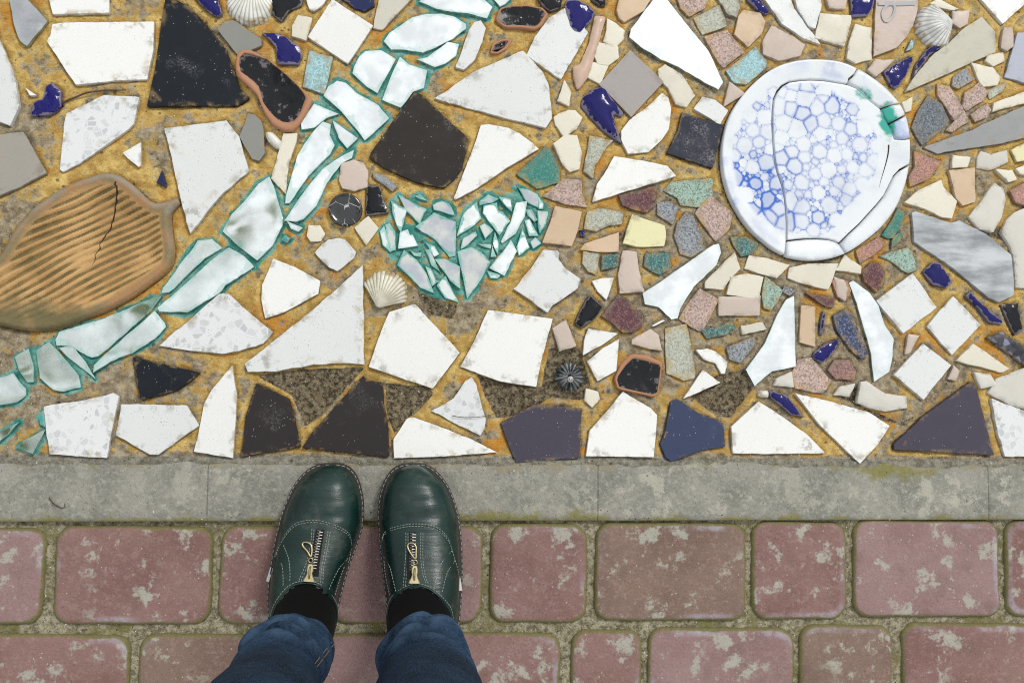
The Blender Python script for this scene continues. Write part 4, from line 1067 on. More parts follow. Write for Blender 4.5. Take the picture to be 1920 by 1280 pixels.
def zdish(X, Y, D):
    bowl = .0085 - .0180 * sm(D, .004, .040) - .004 * np.exp(-(D / .0025) ** 2)
    u = (X - dcx) * spx.x + (Y - dcy) * spx.y; v = (X - dcx) * sdir.x + (Y - dcy) * sdir.y
    u = u + .55 * v * v + vnoise(X, Y, 14, 21) * .0035
    ph = np.sin(u / .0088 * 2 * np.pi + vnoise(X, Y, 22, 22) * .8)
    GR['g'] = ph; return bowl + .0014 * ph * sm(D, .011, .018)
X, Y, Z, D, F = fill(dp, .0018, zdish)
ph = GR['g']
inn = sm(D, .010, .016)
wv = vnoise(X, Y, 30, 23)
groove = inn * sm(-ph, -.55, .55) * np.clip(.9 + .35 * wv, 0, 1)
q = P(60, 600); q2 = P(300, 560)
alg = .80 * np.exp(-(((X - q.x) / .13) ** 2 + ((Y - q.y) / .032) ** 2)) + .35 * np.exp(-(((X - P(255, 385).x) / .03) ** 2 + ((Y - P(255, 385).y) / .02) ** 2)) + .3 * np.exp(-(((X - P(20, 500).x) / .05) ** 2 + ((Y - P(20, 500).y) / .05) ** 2))
grout = np.exp(-(D / .006) ** 2) * sm(Y - dcy, -.01, .06)
no = len(dp); V = [Vector(v) for v in zip(X, Y, Z)]; b0 = len(V); V += [Vector((x, y, -.008)) for x, y in dp]
F += [(i, b0 + i, b0 + (i + 1) % no, (i + 1) % no) for i in range(no)]
ex = lambda A: np.concatenate([A, np.zeros(no)])
DM_ = dish_material()
mesh('bowl', V, F, DM_, DISH, (dcx, dcy, 0), smooth=True, attrs={'groove': ex(groove), 'algae': ex(alg), 'rim': ex(1 - sm(D, .008, .016)), 'grout': ex(grout)})
cr = M('dark_crack'); CR = cr.done(cr.bsdf(sc(48, 38, 26), .9))
dv = BVHTree.FromPolygons([tuple(v) for v in V], F)
def on(bvh, p, lift=0.0):
    h = bvh.ray_cast(Vector((p.x, p.y, .5)), Vector((0, 0, -1))); return Vector((p.x, p.y, (h[0].z if h[0] else 0) + lift))
ck = smoothline([P(x, y) for x, y in [(219, 343), (221, 355), (219, 366), (215, 380), (212, 391), (210, 402), (207, 414), (203, 426), (195, 439), (185, 452), (182, 463), (175, 477), (173, 486), (170, 496)]], .002)
ck = [on(dv, p + Vector((random.gauss(0, .0004), 0, 0)), -.0001) for p in ck]
V, F = tube(ck, lambda t: .0009 * (1 - t) ** .6 + .0003, 6); mesh('crack', V, F, CR, DISH)

# ------------------------------------------------------------------ shells, button, rosette
def shell_material(name, a, b, gcol):
    m = M(name); c = m.mix(m.ramp(m.noise(60, 4), .35, .65), a, b)
    c = m.mix(m.math('MULTIPLY', m.attr('groove'), .8), c, gcol)
    c = m.mix(m.math('MULTIPLY', m.attr('edge'), m.ramp(m.noise(90, 4), .45, .6)), c, sc(168, 140, 86))
    return m.done(m.bsdf(c, .35, m.bump(m.noise(160, 4), .0005, .4)))
def scallop(label, hinge, tip, ribs, hmax, spread, mat):
    h, t = P(*hinge), P(*tip); ax = (t - h); Lh = ax.length; ax.normalize(); sx = Vector((-ax.y, ax.x, 0)); V, F, G, E = [], [], [], []
    nu, nv = 12, ribs * 4
    o = thing('scallop_shell', label, 'seashell', (h + t) / 2 * 1.0, 'scallop shells set in the mosaic')
    for i in range(nu + 1):
        u = .04 + .96 * i / nu
        for j in range(nv + 1):
            v = -1 + 2 * j / nv; ph = v * spread
            r = Lh * (math.cos(ph * .92) ** .75) * u * (1 + (.018 * math.cos(v * ribs * math.pi) if i == nu else 0))
            p = h + (ax * math.cos(ph) + sx * math.sin(ph)) * r
            rib = math.cos(v * ribs * math.pi)
            z = .002 + hmax * (math.sin(math.pi * min(u * .92 + .05, 1)) ** .75) * math.cos(v * 1.35) ** .8 + .0005 * rib * u
            if i == nu: z = -.003
            p.z = z; V.append(p); G.append(max(0, -rib - .35) * 1.4 * min(1, u * 1.6)); E.append(1.0 if i >= nu - 1 or abs(v) > .95 else 0)
    for i in range(nu):
        for j in range(nv): a = i * (nv + 1) + j; F.append((a, a + nv + 1, a + nv + 2, a + 1))
    mesh('valve', V, F, mat, o, smooth=True, attrs={'groove': G, 'edge': E})
    kn = [h + ax * .0035 + Vector((0, 0, .0035))]
    V, F = loft([[h + ax * (.001 + .0045 * (1 + math.cos(q)) / 2) * 1.4 + sx * math.sin(q) * .005 * s + Vector((0, 0, zz)) for q in np.linspace(0, 2 * math.pi, 10, endpoint=False)] for s, zz in ((1.1, -.003), (1, .002), (.5, .0042))], closed_top=True)
    mesh('hinge', V, F, mat, o, smooth=True, attrs={'groove': [0.0] * len(V), 'edge': [.4] * len(V)})
SH = shell_material('white_shell', sc(238, 238, 230), sc(214, 212, 202), sc(120, 112, 92))
SH2 = shell_material('cream_shell', sc(226, 222, 202), sc(196, 190, 170), sc(92, 86, 52))
SH3 = shell_material('grey_white_shell', sc(222, 222, 218), sc(180, 180, 176), sc(104, 104, 100))
scallop('white scallop shell beside the black tile at the top edge, left of centre', (474, -24), (462, 48), 17, .009, 1.12, SH)
scallop('small cream scallop shell lying below the mirror heart', (708, 578), (738, 511), 15, .008, .95, SH2)
scallop('grey-white scallop shell above the long greige tile, upper right of the plate', (1785, 41), (1717, 60), 14, .009, 1.0, SH3)

bc = P(648, 394); BT = thing('button', 'round black glass button with white cracks, left of the mirror heart', 'button', (bc.x, bc.y, 0))
bm_ = M('crazed_black_glass'); bcx = bm_.vor(70, 'DISTANCE_TO_EDGE'); bl = bm_.math('MULTIPLY', bm_.ramp(bcx, .022, .008), bm_.ramp(bm_.noise(60, 3), .48, .56))
bcol = bm_.mix(bl, sc(26, 27, 30), sc(190, 190, 186)); bcol = bm_.mix(bm_.ramp(bm_.noise(90, 4), .66, .72), bcol, sc(120, 112, 108))
BM = bm_.done(bm_.bsdf(bcol, .12, spec=.6, coat=.4))
R_ = 31.5 * PX; th = np.linspace(0, 2 * np.pi, 40, endpoint=False)
rg = [[Vector((bc.x + math.cos(t) * R_ * r, bc.y + math.sin(t) * R_ * r, z)) for t in th] for r, z in ((1, -.006), (1, .0022), (.96, .0036), (.88, .0036))]
V, F = loft(rg); mesh('rim', V, F, BM, BT, smooth=True)
rg = [[Vector((bc.x + math.cos(t) * R_ * r, bc.y + math.sin(t) * R_ * r, z)) for t in th] for r, z in ((.88, .0034), (.84, .0026), (.5, .0034), (.15, .0036))]
V, F = loft(rg, closed_top=True); mesh('dome', V, F, BM, BT, smooth=True)

rc = P(1068, 706); RO = thing('rosette', 'dark ribbed metal rosette with a pale stud at its middle, in bare earth', 'rosette', (rc.x, rc.y, 0))
rm = M('dark_patinated_metal'); RM = rm.done(rm.bsdf(rm.mix(rm.ramp(rm.noise(70, 5), .4, .65), sc(52, 58, 64), sc(122, 126, 126)), .4, metal=.35))
N_ = 17
for i in range(N_):
    t = 2 * math.pi * i / N_ + random.uniform(-.04, .04); dx, dy = Vector((math.cos(t), math.sin(t), 0)), Vector((-math.sin(t), math.cos(t), 0))
    Lp = (30 + random.uniform(-4, 3)) * PX; c0 = Vector((rc.x, rc.y, 0))
    rgs = []
    for s, w, z in ((.14, .0009, .0012), (.45, .0021, .0020), (.8, .0026, .0004), (1.0, .0008, -.0022)):
        c = c0 + dx * Lp * s; rgs.append([c - dy * w + Vector((0, 0, z - .0022)), c - dy * w * .35 + Vector((0, 0, z)), c + dy * w * .35 + Vector((0, 0, z)), c + dy * w + Vector((0, 0, z - .0022))])
    V, F = loft(rgs, closed_top=True, closed_bottom=True); mesh('petal', V, F, RM, RO)
sc_ = P(1069, 711)
rg = [[Vector((sc_.x + math.cos(t) * r, sc_.y + math.sin(t) * r, z)) for t in th[::3]] for r, z in ((.0044, -.001), (.0044, .0022), (.0036, .0030), (.0024, .0022), (.0018, .0030))]
V, F = loft(rg, closed_top=True); smt = M('pale_stud'); mesh('stud', V, F, smt.done(smt.bsdf(sc(160, 156, 152), .3, metal=.6)), RO, smooth=True)

# ------------------------------------------------------------------ twigs
tw = M('twig_bark'); TW = tw.done(tw.bsdf(tw.mix(tw.noise(200, 4), sc(60, 44, 36), sc(98, 74, 60)), .8))
def twig(label, px, z, r):
    pts = smoothline([P(x, y, z) for x, y in px], .003); pts = [p + Vector((0, 0, .0006 * math.sin(i * .8))) for i, p in enumerate(pts)]
    V, F = tube(pts, lambda t: r * (1.1 - .6 * t), 7); tag(mesh('twig', V, F, TW, smooth=True), label, 'twig')
twig('brown curved twig lying below the white tile at upper left', [(118, 193), (140, 183), (165, 174), (195, 170), (236, 169)], .0006, .0013)
twig('hair-thin dark twig across the white terrazzo wedge above the shoes', [(848, 779), (866, 782), (890, 782), (912, 779), (945, 771)], .0038, .0005)
twig('short hooked twig on the grey kerb, left of the shoes', [(92, 932), (98, 941), (107, 948), (116, 952), (122, 950), (121, 943)], .0016, .0008)

# ------------------------------------------------------------------ kerb
def kerb_material():
    m = M('weathered_concrete')
    c = m.mix(m.ramp(m.noise(14, 8, .65), .35, .65), sc(132, 131, 122), sc(160, 157, 146))
    c = m.mix(m.ramp(m.noise(120, 6, .78), .45, .66), c, sc(170, 168, 156))
    c = m.mix(m.math('MULTIPLY', m.ramp(m.noise(200, 5, .78), .54, .66), .5), c, sc(98, 98, 88))
    l1 = m.math('MULTIPLY', m.ramp(m.noise(17, 9, .74), .53, .58), m.attr('lich'))
    c = m.mix(l1, c, m.mix(m.noise(70, 5), sc(168, 166, 150), sc(190, 188, 172)))
    l2 = m.ramp(m.noise(48, 7, .7), .60, .66)
    c = m.mix(m.math('MULTIPLY', l2, .8), c, sc(184, 182, 170))
    mo = m.ramp(m.math('ADD', m.attr('moss'), m.math('MULTIPLY', m.math('SUBTRACT', m.noise(22, 6, .65), .5), 1.5)), .55, .9)
    c = m.mix(mo, c, m.mix(m.noise(150, 5, .7), sc(112, 110, 66), sc(158, 150, 100)))
    sm_ = m.ramp(m.math('ADD', m.attr('smear'), m.math('MULTIPLY', m.math('SUBTRACT', m.noise(40, 6, .7), .5), 1.2)), .5, .8)
    c = m.mix(sm_, c, m.mix(m.noise(90, 5), sc(138, 130, 110), sc(164, 156, 134)))
    k = m.math('MULTIPLY', m.ramp(m.vor(190), .16, .09), m.ramp(m.noise(60, 2), .5, .58))
    c = m.mix(m.math('MULTIPLY', k, .7), c, sc(66, 66, 58))
    bp = m.bump(m.noise(260, 6, .75), .0020, .9); bp = m.bump(m.noise(40, 6, .65), .004, .6, bp)
    return m.done(m.bsdf(c, .85, bp, spec=.25))
KM = kerb_material()
bed = M('joint_sand')
bc_ = bed.mix(bed.ramp(bed.noise(150, 5, .75), .36, .64), sc(112, 104, 84), sc(184, 176, 150))
bc_ = bed.mix(bed.ramp(bed.noise(34, 5, .6), .50, .70), bc_, bed.mix(bed.noise(200, 4), sc(104, 100, 62), sc(150, 144, 100)))
bc_ = bed.mix(bed.math('MULTIPLY', bed.ramp(bed.noise(330, 3), .62, .70), .7), bc_, sc(48, 42, 32))
BED = bed.done(bed.bsdf(bc_, .95, bed.bump(bed.noise(240, 5, .75), .003, 1.0), spec=.1))
y_end = Y_LOW - .62
ux, uy = np.meshgrid(np.linspace(xl, xr, 300), np.linspace(y_end, Y_LOW + .004, 130))
uz = -.0105 + vnoise(ux, uy, 90, 31) * .0018 + vnoise(ux, uy, 210, 32) * .0012
ii = np.arange(ux.size).reshape(ux.shape)
PAV = mesh('brick_pavement', list(zip(ux.ravel(), uy.ravel(), uz.ravel())), [tuple(q) for q in np.stack([ii[:-1, :-1], ii[:-1, 1:], ii[1:, 1:], ii[1:, :-1]], -1).reshape(-1, 4)], BED, None, (0, Y_LOW, 0), smooth=True)
PAV['kind'] = 'structure'
KERB = None
kx = [P(-345, 920).x, P(389, 920).x, P(1121, 920).x, P(1853, 920).x, P(2600, 920).x]
def kerb_stone(x0, x1, parent, kk):
    x0 += .0002; x1 -= .0002
    yy = np.concatenate([[Y_LOW], Y_LOW + np.array([.001, .003, .006]), np.linspace(Y_LOW + .010, Y_TOP - .004, 18), [Y_TOP]])
    xx = np.concatenate([[x0, x0 + .0015], np.linspace(x0 + .004, x1 - .004, int((x1 - x0) / .0045)), [x1 - .0015, x1]])
    X, Y = np.meshgrid(xx, yy); dx = np.minimum(X - x0, x1 - X); dl = Y - Y_LOW
    Z = .0006 + vnoise(X, Y, 60, 41) * .0006 + vnoise(X, Y, 15, 42) * .0008 - .0030 * np.exp(-dl / .0035) - .0007 * np.exp(-dx / .002) - .0022 * sm(-(Y_TOP - Y), -.012, -.001) * (.7 + .5 * vnoise(X, Y, 40, 43))
    nxx, nyy = len(xx), len(yy); V = list(zip(X.ravel(), Y.ravel(), Z.ravel())); ii = np.arange(X.size).reshape(X.shape)
    F = [tuple(q) for q in np.stack([ii[:-1, :-1], ii[:-1, 1:], ii[1:, 1:], ii[1:, :-1]], -1).reshape(-1, 4)]
    b0 = len(V); loop = list(ii[0]) + list(ii[1:, -1]) + list(ii[-1, -2::-1]) + list(ii[-2:0:-1, 0])
    V += [(V[i][0], V[i][1], -.04) for i in loop]; n = len(loop)
    F += [(loop[i], b0 + i, b0 + (i + 1) % n, loop[(i + 1) % n]) for i in range(n)]
    moss = .70 * np.exp(-dl / .012) + .55 * np.exp(-(Y_TOP - Y) / .014) + .60 * np.exp(-((X - P(1680, 900).x) / .07) ** 2 - ((Y - P(1650, 880).y) / .022) ** 2) + .25 * np.exp(-((X - P(1000, 950).x) / .1) ** 2 - ((Y - P(1000, 950).y) / .03) ** 2) + .15
    lich = .25 + .9 * np.exp(-((X - P(1780, 920).x) / .16) ** 2) + .7 * np.exp(-((X - P(1250, 920).x) / .16) ** 2) + .6 * np.exp(-((X - P(400, 930).x) / .05) ** 2)
    smear = .85 * sm(-(Y_TOP - Y), -.024, -.002) * (.75 + .6 * vnoise(X, Y, 30, 44)) + .3 * np.exp(-((X - P(950, 890).x) / .14) ** 2) * sm(-(Y_TOP - Y), -.05, -.01)
    ex = lambda A: np.concatenate([A.ravel(), np.full(n, .3)])
    return mesh('kerb_stone', V, F, KM, parent, ((x0 + x1) / 2, Y_LOW, 0), smooth=True, attrs={'moss': ex(moss), 'lich': ex(np.clip(lich, 0, 1)), 'smear': ex(smear)})
kb = [(kx[0] - .2, Y_LOW + .004, -.03), (kx[-1] + .2, Y_LOW + .004, -.03), (kx[-1] + .2, Y_TOP - .003, -.03), (kx[0] - .2, Y_TOP - .003, -.03)]
V = kb + [(x, y, -.008) for x, y, z in kb]
KERB = mesh('kerb', V, [(0, 3, 2, 1), (4, 5, 6, 7), (0, 1, 5, 4), (1, 2, 6, 5), (2, 3, 7, 6), (3, 0, 4, 7)], BED); KERB['kind'] = 'structure'
for i in range(4): kerb_stone(kx[i], kx[i + 1], KERB, i)

# ------------------------------------------------------------------ bricks
def brick_material(name, base, base2):
    m = M(name)
    c = m.mix(m.ramp(m.noise(9, 4, .6), .35, .65), base, base2)
    c = m.mix(m.math('MULTIPLY', m.ramp(m.noise(150, 6, .78), .48, .66), .5), c, sc(168, 142, 136))
    c = m.mix(m.math('MULTIPLY', m.ramp(m.noise(300, 3, .7), .40, .30), .5), c, sc(78, 54, 48))
    c = m.mix(m.math('MULTIPLY', m.ramp(m.noise(26, 5), .52, .72), .35), c, sc(112, 96, 80))
    br = m.math('MULTIPLY', m.ramp(m.attr('edge'), .16, .34), m.math('MULTIPLY', m.ramp(m.noise(7, 2), .52, .62), m.ramp(m.noise(90, 4, .65), .3, .6)))
    c = m.mix(m.math('MULTIPLY', br, .75), c, sc(172, 164, 172))
    l = m.math('MULTIPLY', m.ramp(m.math('ADD', m.noise(27, 8, .70), m.math('MULTIPLY', m.math('SUBTRACT', m.noise(170, 5, .7), .5), .20)), .545, .618), m.ramp(m.noise(8, 2), .34, .48))
    c = m.mix(m.math('MULTIPLY', l, .85), c, m.mix(m.noise(90, 4), sc(164, 162, 148), sc(190, 190, 176)))
    k = m.ramp(m.vor(120), .13, .09); c = m.mix(m.math('MULTIPLY', k, m.ramp(m.noise(40, 2), .5, .58)), c, sc(186, 180, 168))
    mo = m.ramp(m.math('ADD', m.attr('edge'), m.math('MULTIPLY', m.math('SUBTRACT', m.noise(28, 6, .68), .5), 1.1)), .52, .86)
    c = m.mix(mo, c, m.mix(m.noise(160, 4, .7), sc(96, 92, 54), sc(148, 140, 98)))
    bp = m.bump(m.noise(280, 6, .75), .0018, .9); bp = m.bump(m.noise(60, 5, .65), .003, .5, bp)
    return m.done(m.bsdf(c, .8, bp, spec=.25))
BR = [brick_material('red_paver', sc(132, 99, 93), sc(147, 115, 109)), brick_material('pink_paver', sc(144, 115, 113), sc(157, 129, 126)), brick_material('brown_paver', sc(124, 101, 90), sc(138, 115, 102))]
def brick(px0, py0, px1, py1, mat, W4=None):
    zt = -.0035
    if W4 is None:
        W4 = [P(px0, py1, zt), P(px1, py1, zt), P(px1, py0, zt), P(px0, py0, zt)]
    c = sum(W4, Vector()) / 4
    def outline(ins, rad):
        pts = []
        ex = (W4[1] - W4[0]); ey = (W4[3] - W4[0]); hx, hy = ex.length / 2 - ins, ey.length / 2 - ins
        ex.normalize(); ey = Vector((-ex.y, ex.x, 0)); r = rad
        for (sx, sy, a0) in ((1, 1, 0), (-1, 1, 90), (-1, -1, 180), (1, -1, 270)):
            for t in range(0, 91, 15):
                a = math.radians(a0 + t); pts.append(c + ex * (sx * (hx - r) + r * math.cos(a)) + ey * (sy * (hy - r) + r * math.sin(a)))
        # points along the straight sides
        out = []
        for i in range(len(pts)):
            a, b = pts[i], pts[(i + 1) % len(pts)]; k = max(1, int((b - a).length / .014))
            for j in range(k): out.append(a.lerp(b, j / k))
        return out
    base = outline(0, .020)
    def ring(ins, z):
        r = []
        for p in base:
            v = (p - c); L = v.length; w = 1 + .018 * mn.noise(p * 28)
            hx = (W4[1] - W4[0]).length / 2; hy = (W4[3] - W4[0]).length / 2
            q = Vector((v.x * (1 - ins / hx), v.y * (1 - ins / hy), 0)) * w + c; q.z = z + .0004 * mn.noise(p * 55); r.append(q)
        return r
    spec = [(0, -.03, 1), (0, -.0095, 1), (.0012, -.0066, .92), (.0030, -.0048, .76), (.0048, -.0039, .52), (.0072, -.0036, .36), (.0130, -.0034, .14), (.024, -.0034, 0)]
    rings = [ring(i, z) for i, z, e in spec]; E = []
    for i, z, e in spec: E += [e] * len(base)
    V, F = loft(rings, closed_top=True)
    return mesh('brick', V, F, mat, PAV, (c.x, c.y, -.03), smooth=True, attrs={'edge': E})
row1 = [(-185, 82, 988, 1172, 1), (100, 398, 986, 1172, 0), (410, 606, 985, 1171, 0), (620, 905, 984, 1170, 1), (918, 1102, 981, 1168, 0), (1116, 1401, 979, 1165, 2), (1410, 1589, 977, 1162, 0), (1601, 1877, 974, 1158, 1), (1886, 2120, 975, 1158, 0)]
row2 = [(-60, 241, 1189, 1375, 0), (256, 548, 1189, 1375, 2), (562, 756, 1188, 1374, 1), (770, 1051, 1185, 1374, 0), (1070, 1204, 1180, 1372, 0), (1214, 1491, 1176, 1369, 1), (1500, 1676, 1171, 1366, 2), (1692, 1985, 1168, 1364, 0)]
for a in row1 + row2: brick(a[0], a[2], a[1], a[3], BR[a[4]])
# bricks beyond the frame, so that the paving goes on
def wb(x0, x1, y0, y1): brick(0, 0, 0, 0, random.choice(BR), [Vector((x0, y0, -.0035)), Vector((x1, y0, -.0035)), Vector((x1, y1, -.0035)), Vector((x0, y1, -.0035))])
ya, yb = P(900, 1389).y, 0
for r in range(2):
    y1 = ya - r * .139; x = xl + random.uniform(0, .05)
    while x < xr - .2:
        w = random.choice([.135, .198, .205, .098]); wb(x, x + w, y1 - .128, y1); x += w + .010
for (py0, py1, xs) in ((988, 1172, xl), (1189, 1375, xl)):
    y1, y0 = P(-190, py0).y, P(-190, py1).y
    xe = P(-199 if py0 < 1000 else -74, 1080).x; x = xe
    while x > xl + .15: wb(x - .2, x, y0, y1); x -= .21
    xe = P(2132 if py0 < 1000 else 1998, 1080).x; y1, y0 = P(2000, py0 - 12).y, P(2000, py1 - 14).y; x = xe
    while x < xr - .15: wb(x, x + .2, y0, y1); x += .21

# ------------------------------------------------------------------ grit: sand grains and crumbs lying in the joints and hollows
gm = M('stone_grit'); gsep = gm.n('ShaderNodeSeparateColor'); gm.t.links.new(gm.vor(300, out='Color'), gsep.inputs[0])
gc = gm.mix(gsep.outputs[0], sc(84, 70, 52), sc(196, 180, 146)); gc = gm.mix(gm.ramp(gsep.outputs[1], .86, .9), gc, sc(226, 222, 208)); gc = gm.mix(gm.ramp(gsep.outputs[2], .80, .86), gc, sc(54, 44, 32))
GRIT = gm.done(gm.bsdf(gc, .85, spec=.2))
OCT = [(1, 0, 0), (0, 1, 0), (-1, 0, 0), (0, -1, 0), (0, 0, 1), (0, 0, -1)]; OF = [(0, 1, 4), (1, 2, 4), (2, 3, 4), (3, 0, 4), (1, 0, 5), (2, 1, 5), (3, 2, 5), (0, 3, 5)]
def grit(name, pts, parent, origin):
    r = np.random.default_rng(len(pts)); n = len(pts); pts = np.asarray(pts)
    s = (.00042 + .0009 * r.random(n) ** 3.2)
    base = np.array(OCT)[None] * (s[:, None, None] * (.7 + .6 * r.random((n, 6, 1)))); a = r.random(n) * 6.28
    ca, sa = np.cos(a)[:, None], np.sin(a)[:, None]
    bx = base[..., 0] * ca - base[..., 1] * sa; by = base[..., 0] * sa + base[..., 1] * ca
    co = np.stack([bx + pts[:, 0:1], by + pts[:, 1:2], base[..., 2] * .7 + pts[:, 2:3] + s[:, None] * .2], -1).reshape(-1, 3) - np.array(origin)
    f = (np.array(OF)[None] + 6 * np.arange(n)[:, None, None]).reshape(-1, 3)
    me = bpy.data.meshes.new(name); me.from_pydata(co.tolist(), [], f.tolist()); me.materials.append(GRIT)
    o = link(bpy.data.objects.new(name, me), origin, parent); o['kind'] = 'stuff'; return o
r = np.random.default_rng(3)
w = np.where(INS, 0, .10 + .9 * soil + .35 * sm(bare, .3, .7) + .45 * np.exp(-((DT - .002) / .0016) ** 2)) * np.where(GY < Y_TOP - .004, .1, 1)
w = w.ravel() / w.sum(); pick = r.choice(GX.size, 9000, p=w)
gp = np.stack([GX.ravel()[pick] + r.normal(0, .0012, 9000), GY.ravel()[pick] + r.normal(0, .0012, 9000), GZ.ravel()[pick]], -1)
grit('grit', gp, MOSAIC, (0, 0, 0))
bxs = []
for o in list(S.objects):
    if o.name.startswith('brick') and o.parent == PAV:
        q = [Vector(c) + WLOC[o.name] for c in o.bound_box]; bxs.append((min(v.x for v in q), max(v.x for v in q), min(v.y for v in q), max(v.y for v in q)))
gp = []
while len(gp) < 5000:
    x, y = r.uniform(xl, xr), r.uniform(y_end + .2, Y_LOW - .0005)
    if any(a + .002 < x < b - .002 and c + .002 < y < d_ - .002 for a, b, c, d_ in bxs): continue
    gp.append((x, y, -.0100 + float(vnoise(np.array(x), np.array(y), 90, 31)) * .0018))
grit('grit', gp, PAV, (0, Y_LOW, 0))
gp = [(r.uniform(P(-40, 900).x, P(1960, 900).x), Y_LOW + abs(r.normal(0, .02)) if r.random() < .5 else Y_TOP - abs(r.normal(0, .012)), .0008) for _ in range(320)]
grit('grit', gp, KERB, (0, Y_LOW, 0))

# ------------------------------------------------------------------ the person: zip shoes, socks, jeans
pf = P(690, 1150)
PER = thing('person', 'person standing at the kerb in dark blue jeans and dark green zip shoes', 'person', (pf.x, pf.y, 0))
le = M('green_leather')
lc = le.mix(le.ramp(le.noise(18, 5), .3, .7), sc(10, 36, 33), sc(18, 50, 45))
lb = le.bump(le.vor(900), .0002, .35); lb = le.bump(le.noise(60, 5, .6, le.rotated(.1, (.35, 2.2, 1))), .0018, .35, lb)
lc = le.mix(le.math('MULTIPLY', le.ramp(le.noise(38, 7, .7), .50, .74), .24), lc, sc(120, 116, 100))
LEATHER = le.done(le.bsdf(lc, le.ramp(le.noise(40, 4),   .3, .7, .26, .40), lb, spec=.42))
so_ = M('dark_rubber'); SOLE = so_.done(so_.bsdf(so_.mix(so_.noise(90, 4), sc(34, 28, 26), sc(58, 48, 44)), .6, so_.bump(so_.noise(200, 3), .0006, .5)))
th_ = M('pale_thread'); THREAD = th_.done(th_.bsdf(sc(164, 172, 162), .8))
sk = M('black_knit'); SOCK = sk.done(sk.bsdf(sc(15, 15, 15), .95, sk.bump(sk.noise(900, 2), .0006, .6), spec=.1, sheen=.02))
ms = M('antique_brass'); BRASS = ms.done(ms.bsdf(ms.mix(ms.noise(200, 3), sc(168, 152, 112), sc(200, 188, 150)), .32, metal=.9))
st = M('nickel_teeth'); NICKEL = st.done(st.bsdf(sc(200, 198, 192), .3, metal=.85))
tp = M('black_zip_tape'); TAPE = tp.done(tp.bsdf(sc(18, 18, 18), .9))
wt_ = M('white_tag'); TAGM = wt_.done(wt_.bsdf(sc(226, 226, 222), .5))
dn = M('dark_denim')
dv_ = dn.math('ADD', dn.math('MULTIPLY', dn.noise(1300, 2, .6, dn.scaled((1, 1, .25))), .5), dn.math('MULTIPLY', dn.noise(1300, 2, .6, dn.scaled((.25, .25, 1))), .5))
dc = dn.mix(dn.ramp(dn.noise(16, 5, .6), .32, .7), sc(12, 24, 38), sc(32, 50, 72)); dc = dn.mix(dn.ramp(dv_, .42, .6), dc, dn.mix(.35, dc, sc(70, 92, 116)))
dc = dn.mix(dn.math('MULTIPLY', dn.attr('fold_pale'), dn.ramp(dn.noise(60, 4), .3, .65)), dc, sc(74, 98, 124))  # denim paler where the folds bulge outward
DENIM = dn.done(dn.bsdf(dc, .85, dn.bump(dv_, .0006, .5), spec=.1))
og = M('ochre_thread'); OTH = og.done(og.bsdf(sc(132, 108, 84), .8))

HT = [(866, .020), (869, .031), (874, .039), (885, .047), (905, .054), (930, .058), (960, .061), (990, .065), (1020, .070), (1050, .076), (1080, .082), (1110, .087), (1140, .087), (1170, .082), (1200, .075), (1218, .066), (1230, .045), (1236, .022)]
LEFT = [(866, 621, 623), (869, 602, 640), (874, 588, 653), (885, 571, 665), (905, 554, 674), (930, 541, 680), (960, 529, 682), (990, 521, 679), (1020, 514, 670), (1050, 509, 659), (1080, 505, 649), (1110, 502, 641), (1140, 502, 634), (1170, 504, 627), (1200, 512, 619), (1218, 526, 608), (1230, 545, 590), (1236, 565, 570)]
RIGHT = [(866, 774, 776), (869, 757, 795), (874, 744, 806), (885, 730, 821), (905, 719, 837), (930, 712, 849), (960, 709, 858), (990, 710, 863), (1020, 712, 866), (1050, 715, 867), (1080, 718, 867), (1110, 722, 866), (1140, 726, 864), (1170, 731, 861), (1200, 738, 855), (1218, 748, 846), (1230, 768, 828), (1236, 792, 802)]
def cast(bvh, px, py, lift=0.0):
    dr = (P(px, py) - CAMP).normalized(); h = bvh.ray_cast(CAMP, dr)
    if h[0] is None: return P(px, py, .05)
    n = h[1] if h[1].z > 0 else -h[1]
    return h[0] + n * lift
def dashes(bvh, pts, dl=.0020, gap=.0012, w=.00036, lift=.0003):
    line = smoothline([cast(bvh, x, y, lift) for x, y in pts], .0006); V, F = [], []; acc = 0; on_ = True; seg = []
    out = []
    for i in range(1, len(line)):
        acc += (line[i] - line[i - 1]).length; seg.append(line[i - 1])
        if acc > (dl if on_ else gap):
            seg.append(line[i])
            if on_ and len(seg) > 1: out.append(tube([seg[0], seg[len(seg) // 2] + Vector((0, 0, .0001)), seg[-1]], w, 5))
            acc = 0; on_ = not on_; seg = []
    return out
def par(pts, dx, dy): return [(x + dx, y + dy) for x, y in pts]
